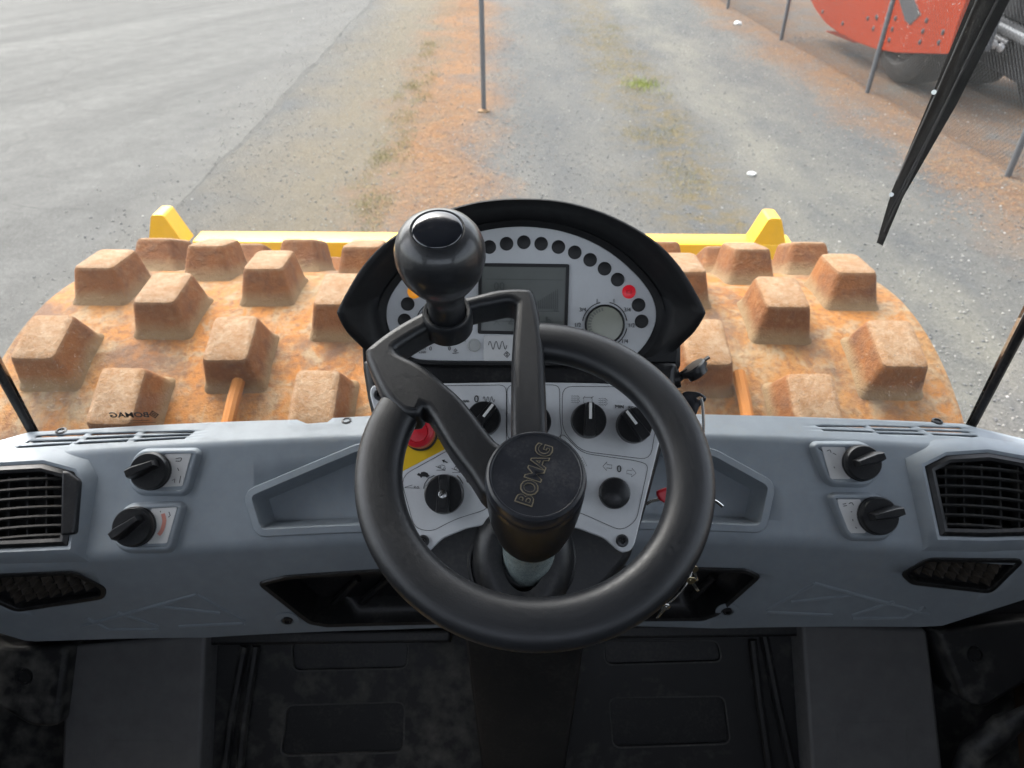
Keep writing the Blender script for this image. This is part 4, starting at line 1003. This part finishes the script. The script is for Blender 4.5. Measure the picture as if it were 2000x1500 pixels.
# round gauges with printed scale
def gauge(cx, cy, labels, seg):
    x, y = GA.loc(cx, cy); r = abs(GA.loc(cx + 39, cy)[0] - x)
    g = obj('round_gauge', lathe([(r, -.001), (r, .0025), (r * .94, .003), (r * .90, .0008)], 40, cap=False), 'ink', con, GA.M @ T(x, y, 0))
    obj('gauge_lens', lathe([(r * .91, -.0005), (r * .91, .0009), (r * .5, .0013), (.0002, .0014)], 40), 'gauge', g, GA.M @ T(x, y, 0))
    for a0, a1 in ((10, 78), (102, 170), (190, 240), (-60, -10)) if seg else ((-62, -12), (10, 78), (102, 170), (192, 242)):
        obj('scale_arc', strokes([(circ(0, 0, r * 1.12, 14, a0, a1), False)], .0012, .0006), 'ink', g, GA.M @ T(x, y, 0), smooth=False)
    for k in range(14):
        a = R(100 + k * 11); obj('gauge_segment', strokes([([(r * .68 * math.cos(a), r * .68 * math.sin(a)), (r * .84 * math.cos(a), r * .84 * math.sin(a))], False)], r * .085, .0017), 'gaugeseg', g, GA.M @ T(x, y, 0), smooth=False)
    for s, a, b, hh in labels: text('scale_number', GA, s, a, b, hh, 'ink', g)
gauge(1181, 634, [('1', 1166, 588, 8), ('1', 1199, 588, 8), ('3/4', 1138, 605, 8), ('3/4', 1225, 605, 8), ('1/2', 1128, 635, 8), ('1/2', 1233, 636, 8), ('1/4', 1220, 667, 8)], 1)
gauge(857, 632, [('0', 841, 681, 8), ('0', 878, 681, 8), ('1/4', 903, 664, 8), ('3/4', 902, 603, 8), ('1/2', 910, 634, 8), ('RPM', 825, 681, 5), ('x100', 825, 688, 5)], 0)
obj('roller_symbol', strokes([(GA.P([(884, 690), (896, 689)]), False), (GA.P([(886, 686), (890, 681), (893, 684), (889, 687)]), True)], .0009, .0006), 'ink', con, GA.M, smooth=False)
x, y = GA.loc(926, 674); r = abs(GA.loc(939, 674)[0] - x)
obj('push_button', lathe([(r, -.001), (r, .002), (r * .8, .003), (r * .72, .0022), (.0002, .0028)], 32), 'btngrey', con, GA.M @ T(x, y, 0))
kb = obj('key_pad', slab([rnd(GA.P([(945, 655), (1092, 655), (1092, 705), (945, 705)]), .002)], -.001, .0022, .0008), 'sticker', con, GA.M, label='white key pad with wave symbol')
wv = [(954 + i * 1.0, 674 - 8 * math.sin(i / 36 * 2 * math.pi * 3)) for i in range(37)]
obj('wave_symbol', strokes([(GA.P(wv), False)], .0008, .0028), 'ink', kb, GA.M, smooth=False)
x, y = GA.loc(990, 692)
obj('diamond_symbol', strokes([([(-.004, 0), (0, .004), (.004, 0), (0, -.004)], True), ([(-.0015, .0003), (.001, .002)], False), ([(-.001, -.002), (.0015, -.0003)], False)], .0011, .0028), 'ink', kb, GA.M @ T(x, y, 0), smooth=False)

# panel print: rounded group outlines
Z2 = lambda x, y: (680 + .37 * x, 700 + .37 * y)
def group_line(pts, r=.008):
    obj('printed_outline', strokes([(rnd(PL.P([Z2(*p) for p in pts]), r, 4), True)], .0007, .0005), 'ink', con, PL.M, smooth=False)
group_line([(130, 150), (835, 140), (835, 470), (790, 500), (520, 460)], .010)
group_line([(838, 140), (1117, 140), (1117, 300), (1130, 420), (838, 430)], .010)
group_line([(1130, 148), (1500, 150), (1640, 260), (1595, 535), (1230, 490), (1130, 380)], .014)
group_line([(1120, 380), (1230, 500), (1520, 540), (1585, 560), (1520, 860), (1440, 910), (1215, 810), (1100, 790)], .014)
group_line([(275, 625), (500, 500), (560, 470), (800, 700), (740, 795), (560, 850), (440, 915), (350, 895)], .016)
yl = PL.P([Z2(*p) for p in [(230, 430), (300, 420), (500, 400), (520, 475), (275, 602), (230, 540)]])
obj('yellow_label', slab([rnd(yl, .004, 3)], -.0005, .0003, 0), 'yellow', con, PL.M)
# emergency stop
x, y = PL.loc(822, 848); r = abs(PL.loc(852, 848)[0] - x)
es = obj('emergency_stop', lathe([(r * .98, .0), (r * .98, .008), (r * .90, .010), (r * .86, .014)], 36), 'amberring', con, PL.M @ T(x, y, 0))
obj('mushroom_head', lathe([(r * .82, .010), (r * .84, .016), (r * 1.0, .022), (r * 1.02, .030), (r * .96, .036), (r * .70, .039), (r * .66, .037), (r * .62, .0385), (.0003, .041)], 36), 'red', es, PL.M @ T(x, y, 0), label='red emergency stop mushroom button')
obj('stop_collar', lathe([(r * 1.10, .0), (r * 1.10, .005), (r * 1.0, .006)], 36), 'ink', es, PL.M @ T(x, y, 0))
# rotary switches
def rotary(cx, cy, rpx, ang, white=True, big=False):
    x, y = PL.loc(cx, cy); r = abs(PL.loc(cx + rpx, cy)[0] - x)
    Mx = PL.M @ T(x, y, 0)
    k = obj('rotary_knob', lathe([(r * 1.02, 0), (r * 1.02, .004), (r, .006), (r * .98, .012), (r * .92, .0135), (.0005, .0135)], 40), 'satin', con, Mx)
    hw = r * (.34 if big else .32); q = [(-hw, -r * .95), (hw, -r * .95), (hw * .75, r * .98), (-hw * .75, r * .98)]
    bm = bmnew(); loft(bm, [[(a * s1, b * s2, z) for a, b in rnd(q, .003, 3)] for s1, s2, z in ((1.1, 1.0, .010), (1, 1, .022), (.88, .97, .0245))], True, True, True)
    g = obj('knob_grip', fix(bm), 'satin', k, Mx @ RZ(R(ang)), ang=40)
    if white: obj('indicator_line', box(r * .16, r * .92, .0012, (0, r * .47, .0249), .0003), 'white', k, Mx @ RZ(R(ang)))
    if big:
        obj('grip_inlay', slab([rnd([(-hw * .55, -r * .7), (hw * .55, -r * .7), (hw * .5, r * .72), (-hw * .5, r * .72)], .003)], .023, .0254, .0004), 'black', k, Mx @ RZ(R(ang)))
        sc_ = obj('centre_screw', lathe([(r * .22, .0245), (r * .22, .0262), (r * .15, .0268), (.0003, .0268)], 20), 'steel', k, Mx)
        obj('slot', box(r * .36, r * .06, .0006, (0, 0, .0270)), 'ink', k, Mx @ RZ(R(40)))
    return k
rotary(945, 818, 33, -38); rotary(1149, 822, 34, -2); rotary(1237, 832, 34, 36); rotary(1042, 824, 34, 0)
rotary(868, 965, 38, -2, False, True)
for cx, cy, rp in ((1200, 963, 30), (1112, 950, 29)):
    x, y = PL.loc(cx, cy); r = abs(PL.loc(cx + rp, cy)[0] - x)
    obj('blank_button', lathe([(r * 1.03, 0), (r * 1.03, .002), (r * .97, .006), (r * .85, .0075), (.0005, .0085)], 36), 'satin', con, PL.M @ T(x, y, 0))
# print on the panel
text('printed_symbol', PL, '0', *Z2(677, 216), 14, 'ink', con); text('printed_symbol', PL, '0', *Z2(1430, 585), 14, 'ink', con)
text('printed_symbol', PL, 'MIN', *Z2(1432, 256), 7, 'ink', con, rot=R(-3)); text('printed_symbol', PL, 'ECO', *Z2(1504, 264), 7, 'ink', con, rot=R(-10))
text('printed_symbol', PL, 'MAX', *Z2(1608, 330), 7, 'ink', con, rot=R(-50))
def sym(lines, wd=.0007, closed=True, mat='ink'):
    obj('printed_symbol', strokes([(PL.P([Z2(*p) for p in l]), c) for l, c in lines], wd, .0005), mat, con, PL.M, smooth=False)
sym([([(712 + i * 1.6, 216 - 15 * math.sin(i / 38 * 2 * math.pi * 3)) for i in range(39)], False)], .0006)
sym([([(605 + i * 1.0, 226 - 6 * math.sin(i / 34 * 2 * math.pi * 4)) for i in range(35)], False)], .0006)
for cx, cy in ((1197, 217), (1342, 230)):
    ln = []
    for r_ in range(4):
        yy = cy - 17 + r_ * 11
        for c_ in range(3): ln.append(([(cx - 20 + c_ * 13, yy), (cx - 12 + c_ * 13, yy - 3), (cx - 10 + c_ * 13, yy + 3)], False))
    ln.append(([(cx + 14, cy - 20), (cx + 26, cy - 8), (cx + 16, cy), (cx + 26, cy + 8), (cx + 14, cy + 20)], False))
    sym(ln, .0005)
sym([([(1243, 206), (1288, 206), (1288, 236), (1243, 236)], True), ([(1238, 212), (1250, 200)], False), ([(1282, 212), (1294, 200)], False)], .0006)
sym([([(1344, 570), (1366, 546), (1366, 560), (1392, 563), (1390, 582), (1365, 578), (1364, 592)], True)], .0006)
sym([([(1520, 606), (1498, 580), (1498, 593), (1472, 590), (1470, 608), (1496, 612), (1495, 626)], True)], .0006)
sym([([(1236, 520), (1260, 568), (1212, 566)], True), ([(1236, 538), (1248, 561), (1224, 560)], True)], .0006)
def blob(pts): obj('printed_symbol', slab([PL.P([Z2(*p) for p in pts])], -.0002, .0005, 0), 'ink', con, PL.M, smooth=False)
blob([(364, 612), (372, 604), (382, 610), (386, 600), (402, 598), (418, 604), (426, 616), (432, 620), (422, 626), (416, 630), (408, 624), (392, 624), (384, 632), (378, 622), (368, 618)])
blob([(622, 645), (640, 632), (655, 640), (668, 650), (662, 660), (648, 662), (640, 658), (628, 655)])
blob([(494, 536), (512, 534), (509, 540), (526, 548), (523, 553), (506, 545), (506, 552)])
sym([([(462, 570), (512, 592)], False), ([(466, 590), (512, 590)], False), (circ(507, 583, 6, 10), True), (circ(484, 572, 6, 10), True), ([(490, 562), (508, 566), (512, 574)], False)], .0006)
sym([([(546, 580), (600, 604)], False), (circ(568, 580, 7, 10), True), (circ(590, 590, 6, 10), True), ([(565, 570), (582, 572), (592, 580)], False), ([(550, 602), (596, 602)], False)], .0006)
sym([([(298, 682), (378, 686)], False), (circ(352, 678, 4, 8), True), (circ(368, 680, 5, 8), True), ([(300, 680), (340, 668)], False)], .0006)
sym([([(398, 688), (405, 660), (425, 632), (455, 618)], False)], .0010)
sym([([(575, 618), (592, 636), (606, 660)], False)], .0010)
for px, py in ((742, 771), (826, 1057), (1215, 1056), (1296, 774)):
    x, y = PL.loc(px, py)
    s_ = obj('panel_screw', lathe([(.0082, -.001), (.0082, .002), (.0066, .0048), (.0036, .0052)], 24, cap=False), 'darksteel', con, PL.M @ T(x, y, 0))
    obj('socket', lathe([(.0038, .0050), (.0030, .002), (.0003, .002)], 6, cap=False), 'ink', s_, PL.M @ T(x, y, 0))
# hinged dust cap on the right flank
RF = Fr(PL.hit(1328, 740), u=(0, -.5, .866), v=(-.0, .866, .5))
def at_depth(px, py, ref):
    d = ray(px, py); k = (ref - CAMP).dot(d) / d.dot(d); return CAMP + d * k
ref = PL.w(*PL.loc(1322, 730), -.03)
hc = at_depth(1355, 719, ref); ax = (at_depth(1338, 697, ref) - at_depth(1350, 732, ref)).normalized()
zax = Vector((-.5, .8 * math.sin(PITCH) - .12, .8 * math.cos(PITCH) + .09)).normalized(); xa = (at_depth(1384, 700, ref) - at_depth(1332, 735, ref)).normalized()
zax = (zax - xa * zax.dot(xa)).normalized(); ya = zax.cross(xa)
Mc = Matrix(((xa.x, ya.x, zax.x, hc.x), (xa.y, ya.y, zax.y, hc.y), (xa.z, ya.z, zax.z, hc.z), (0, 0, 0, 1)))
dc = obj('dust_cap', lathe([(.0145, -.012), (.0155, -.004), (.0190, -.004), (.0190, .002), (.0165, .004), (.001, .0045)], 36), 'satin', con, Mc)
obj('cap_tab', box(.010, .010, .003, (.021, 0, .001), .001), 'satin', dc, Mc)
obj('cap_hinge', tube([at_depth(1322, 740, ref), at_depth(1336, 730, ref), at_depth(1344, 724, ref)], [.007, .005, .004], 10), 'satin', dc)
obj('lighter_socket', tube([at_depth(1300, 742, ref), at_depth(1328, 738, ref)], [.016, .013], 16), 'black', con)

# ------------------------------------------------------------------ steering wheel
sw = bpy.data.objects.new('steering_wheel', None); COL.objects.link(sw); sw.empty_display_size = .1
sw.parent = con; WM[sw] = Matrix.Translation(WF.w(0, 0, -.15)); sw.matrix_basis = WM[con].inverted() @ WM[sw]
sw['label'] = 'black steering wheel with spinner knob and lettered hub cap'
r0, ra, rb_ = RW - .0235, .0235, .0165
aL = Vector(WF.loc(782, 800)); aT = Vector(WF.loc(1052, 672))
a0 = math.atan2(aL.y, aL.x); a1 = math.atan2(aT.y, aT.x)
if a0 < 0: a0 += 2 * math.pi
a1 += 2 * math.pi
bm = bmnew(); L = []; n = 120
for i in range(n + 1):
    a = a0 + (a1 - a0) * i / n; l = []
    for k in range(24):
        t = 2 * math.pi * k / 24; cx, cz = math.cos(t), math.sin(t)
        cx = math.copysign(abs(cx) ** .85, cx); cz = math.copysign(abs(cz) ** .9, cz)
        rr = r0 + ra * cx; l.append((rr * math.cos(a), rr * math.sin(a), rb_ * cz))
    L.append(l)
loft(bm, L, True, True, True); obj('rim', fix(bm), 'rim', sw, WF.M, ang=60)
Z3 = lambda x, y: (680 + .3465 * x, 380 + .3465 * y)
outer = [Z3(*p) for p in [(95, 885), (108, 850), (250, 742), (430, 642), (560, 590), (690, 560), (850, 522), (1000, 517), (1048, 540), (1072, 630), (1090, 730), (1105, 850), (1112, 1000), (1125, 1340)]] + [(1070, 900), (1040, 930), (985, 960), (948, 966), (917, 922), (874, 865), (832, 796), (818, 806), (790, 806), (764, 788), (742, 760)] + [Z3(105, 935)]
hole = [Z3(*p) for p in [(300, 893), (272, 868), (285, 845), (440, 752), (560, 700), (700, 632), (820, 607), (900, 592), (938, 606), (940, 640), (922, 900), (918, 1200), (915, 1380), (895, 1392), (855, 1393), (800, 1342), (650, 1150), (540, 1050), (420, 952)]]
YK = WF.shift(.018)
ol = cat(YK.P(outer), 3); hl_ = cat(YK.P(hole), 3)
obj('spoke_yoke', slab([ol, hl_], -.039, 0, .0085, 5), 'rim', sw, YK.M, ang=60, label='cast black spokes joined by a raised yoke')
kbx, kby = YK.loc(873, 612)
Mk = YK.M @ T(kbx, kby, 0)
obj('knob_collar', lathe([(.028, -.024), (.0285, -.006), (.0275, .002), (.0255, .0045), (.0225, .004)], 36, cap=False), 'rim', sw, Mk)
prof = [(.0205, -.01), (.0205, .012), (.0208, .026), (.0226, .037), (.0282, .049), (.0358, .061), (.0424, .074), (.0458, .090), (.0455, .102), (.0425, .113), (.0375, .121), (.031, .1265), (.0268, .1285), (.0258, .1275)]
kn = obj('spinner_knob', lathe(prof, 56), 'knob', sw, Mk, ang=60, label='cracked black round spinner knob')
obj('knob_button', lathe([(.0252, .124), (.0252, .1272), (.0248, .1282), (.0238, .1290), (.0215, .1298), (.015, .1307), (.007, .1312), (.0003, .1313)], 48), 'gloss', sw, Mk, label='glossy round cap on top of the knob')
# hub
hubM = WF.M
hcx, hcy = WF.shift(.039).loc(1047, 926)
hubM = WF.M @ T(hcx, hcy, .0315)
hub = obj('hub', lathe([(.030, -.135), (.036, -.132), (.0395, -.120), (.0455, -.080), (.0475, -.045), (.0480, -.022), (.0478, -.012), (.0470, -.010)], 56), 'satin', sw, hubM, ang=50)
obj('hub_cap', lathe([(.0472, -.0115), (.0478, .000), (.0462, .006), (.0440, .0082), (.0425, .0082), (.0418, .0074), (.0003, .0074)], 64), 'cap', sw, hubM, ang=25)
F2 = WF.shift(.0389)
ta, tb = Vector(F2.loc(1024, 984)), Vector(F2.loc(1068, 868)); an = math.atan2((tb - ta).y, (tb - ta).x); tm = F2.loc(1046, 926); tl = (tb - ta).length
me = textmesh('BOMAG', .022, ext=.0004, bold=.0008)
wx = max(v.co.x for v in me.vertices) - min(v.co.x for v in me.vertices); me.transform(Matrix.Diagonal((tl / wx, 1.02, 1, 1)))
obj('hub_lettering', me, 'gold', sw, F2.M @ T(tm[0], tm[1], .0002) @ RZ(an), smooth=False)
me2 = textmesh('BOMAG', .022, ext=.0006, bold=.0001); wx = max(v.co.x for v in me2.vertices) - min(v.co.x for v in me2.vertices); me2.transform(Matrix.Diagonal((tl * .975 / wx, .98, 1, 1)))
obj('letter_face', me2, 'cap', sw, F2.M @ T(tm[0], tm[1], .0003) @ RZ(an), smooth=False)

# ------------------------------------------------------------------ keys in the ignition
ref2 = PL.w(*PL.loc(1318, 800), -.035)
key = thing('ignition_key', 'black-headed ignition key on a wire ring in the console right side', 'key', tuple(at_depth(1325, 800, ref2)))
A_ = lambda x, y: at_depth(x, y, ref2)
fk = Fr(A_(1350, 790), u=ray(0, 0).cross(Vector((0, 0, 1))).normalized() if False else Vector((1, 0, 0)), v=Vector((0, math.sin(PITCH), math.cos(PITCH))))
khead = fk.P([(1325, 772), (1340, 763), (1365, 766), (1380, 776), (1376, 784), (1366, 792), (1358, 812), (1345, 815), (1332, 790)])
khole = fk.P([(1360, 777), (1366, 774), (1373, 777), (1370, 781), (1363, 781)])
obj('key_head', slab([rnd(khead, .004, 3), khole], -.004, .004, .0015), 'gloss', key, fk.M)
obj('key_blade', tube([A_(1300, 800), A_(1330, 790)], .004, 8), 'steel', key)
rp = [A_(1368, 778), A_(1372, 792), A_(1374, 830), A_(1371, 880), A_(1362, 930), A_(1340, 950)]
obj('key_ring', tube(cat([tuple(p) for p in rp], 5, False), .0022, 8), 'steel', key)
tg = thing('red_key_tag', 'red plastic tag with a bent wire hanging behind the steering wheel rim', 'key tag', tuple(at_depth(1320, 985, ref2)))
ft = Fr(at_depth(1310, 970, ref2), u=(1, 0, 0), v=(0, math.sin(PITCH), math.cos(PITCH)))
obj('tag_body', slab([rnd(ft.P([(1280, 960), (1300, 952), (1345, 948), (1350, 990), (1308, 988), (1286, 976)]), .005, 3)], -.005, .005, .003, 3), 'red', tg, ft.M)
obj('wire', tube(cat([tuple(at_depth(*p, ref2)) for p in [(1262, 985), (1275, 978), (1300, 974), (1360, 968), (1395, 978), (1412, 990)]], 5, False), .0022, 8), 'steel', tg)
for i, (px, py, an_, lb) in enumerate([(1355, 1112, 1.9, 'upper small brass key hanging low at the right of the wheel'), (1350, 1134, 2.1, 'lower small brass key hanging at the right of the wheel'), (1300, 1186, 1.2, 'pale flat key hanging lowest, beside the lower recess')]):
    p = at_depth(px, py, ref2 + Vector((0, -.02, -.10)))
    kt = thing('hanging_key', lb, 'key', tuple(p)); fr3 = Fr(p, u=(math.cos(an_), 0, math.sin(an_)), v=(-math.sin(an_), -.1, math.cos(an_)))
    fr3.v = (fr3.v - fr3.u * fr3.v.dot(fr3.u)).normalized(); fr3.n = fr3.u.cross(fr3.v)
    obj('bow', slab([circ(0, 0, .0065, 20), circ(.003, 0, .0015, 10)], -.001, .001, .0003), 'steel' if i == 2 else M.setdefault('brass', paint('brass', (.32, .27, .17), .35, metal=.9)), kt, fr3.M)
    obj('blade', box(.020, .004, .0016, (-.0155, 0, 0), .0003), 'steel', kt, fr3.M)
obj('key_chain', tube(cat([tuple(p) for p in [at_depth(1340, 950, ref2), at_depth(1352, 1030, ref2 + Vector((0, -.01, -.05))), at_depth(1355, 1100, ref2 + Vector((0, -.02, -.10))), at_depth(1335, 1150, ref2 + Vector((0, -.02, -.10))), at_depth(1305, 1180, ref2 + Vector((0, -.02, -.10)))]], 6, False), .0013, 6), 'steel', key)

# ------------------------------------------------------------------ wiper on the outside of the windscreen
wip = thing('windscreen_wiper', 'long black wiper lying diagonally on the windscreen at upper right', 'wiper', tuple(Fr((0, YW + .012, 0), A=R(90), k=KB).hit(1715, 480)))
WS = Fr((0, YW + .022, 0), A=R(90), k=KB)
def rod(name, pts, r, mat='black', par=wip): return obj(name, tube([WS.hit(x, y, z) for x, y, z in pts], r, 8), mat, par)
def beam(name, left, right, h0, h1, mat):
    bm = bmnew(); L = []
    for (xa, ya), (xb, yb2) in zip(left, right):
        L.append([WS.hit(xa, ya, h0), WS.hit(xb, yb2, h0), WS.hit(xb, yb2, h1), WS.hit(xa, ya, h1)])
    loft(bm, L, True, True, True); return obj(name, fix(bm), mat, wip, ang=20)
beam('wiper_blade', [(1712, 474), (1746, 372), (1838, 192), (1915, 5), (1948, -70)], [(1724, 480), (1764, 385), (1868, 205), (1968, 8), (2010, -70)], -.002, .012, 'wiper')
beam('wiper_arm', [(1716, 460), (1742, 372), (1822, 180), (1893, 5), (1925, -70)], [(1722, 462), (1756, 378), (1846, 190), (1925, 5), (1958, -70)], -.016, -.004, 'wiper')
rod('rib', [(1726, 452, .011), (1800, 300, .012), (1900, 95, .0125), (1958, -20, .0125)], .0016, 'wipeline')
rod('rib', [(1734, 420, .011), (1822, 250, .012), (1890, 120, .0125), (1940, 15, .0125), (1958, -20, .0125)], .0012, 'wipeline')
rod('rib', [(1752, 352, -.002), (1836, 165, -.002), (1912, -10, -.002)], .0012, 'wipeline')
for px, py in ((1824, 180), (1741, 380)):
    obj('rivet', tube([WS.hit(px, py, -.004), WS.hit(px, py, .013)], .003, 10), 'steel', wip)
# washer hose end at the lower corner of the glass is part of the seal; nothing else to add
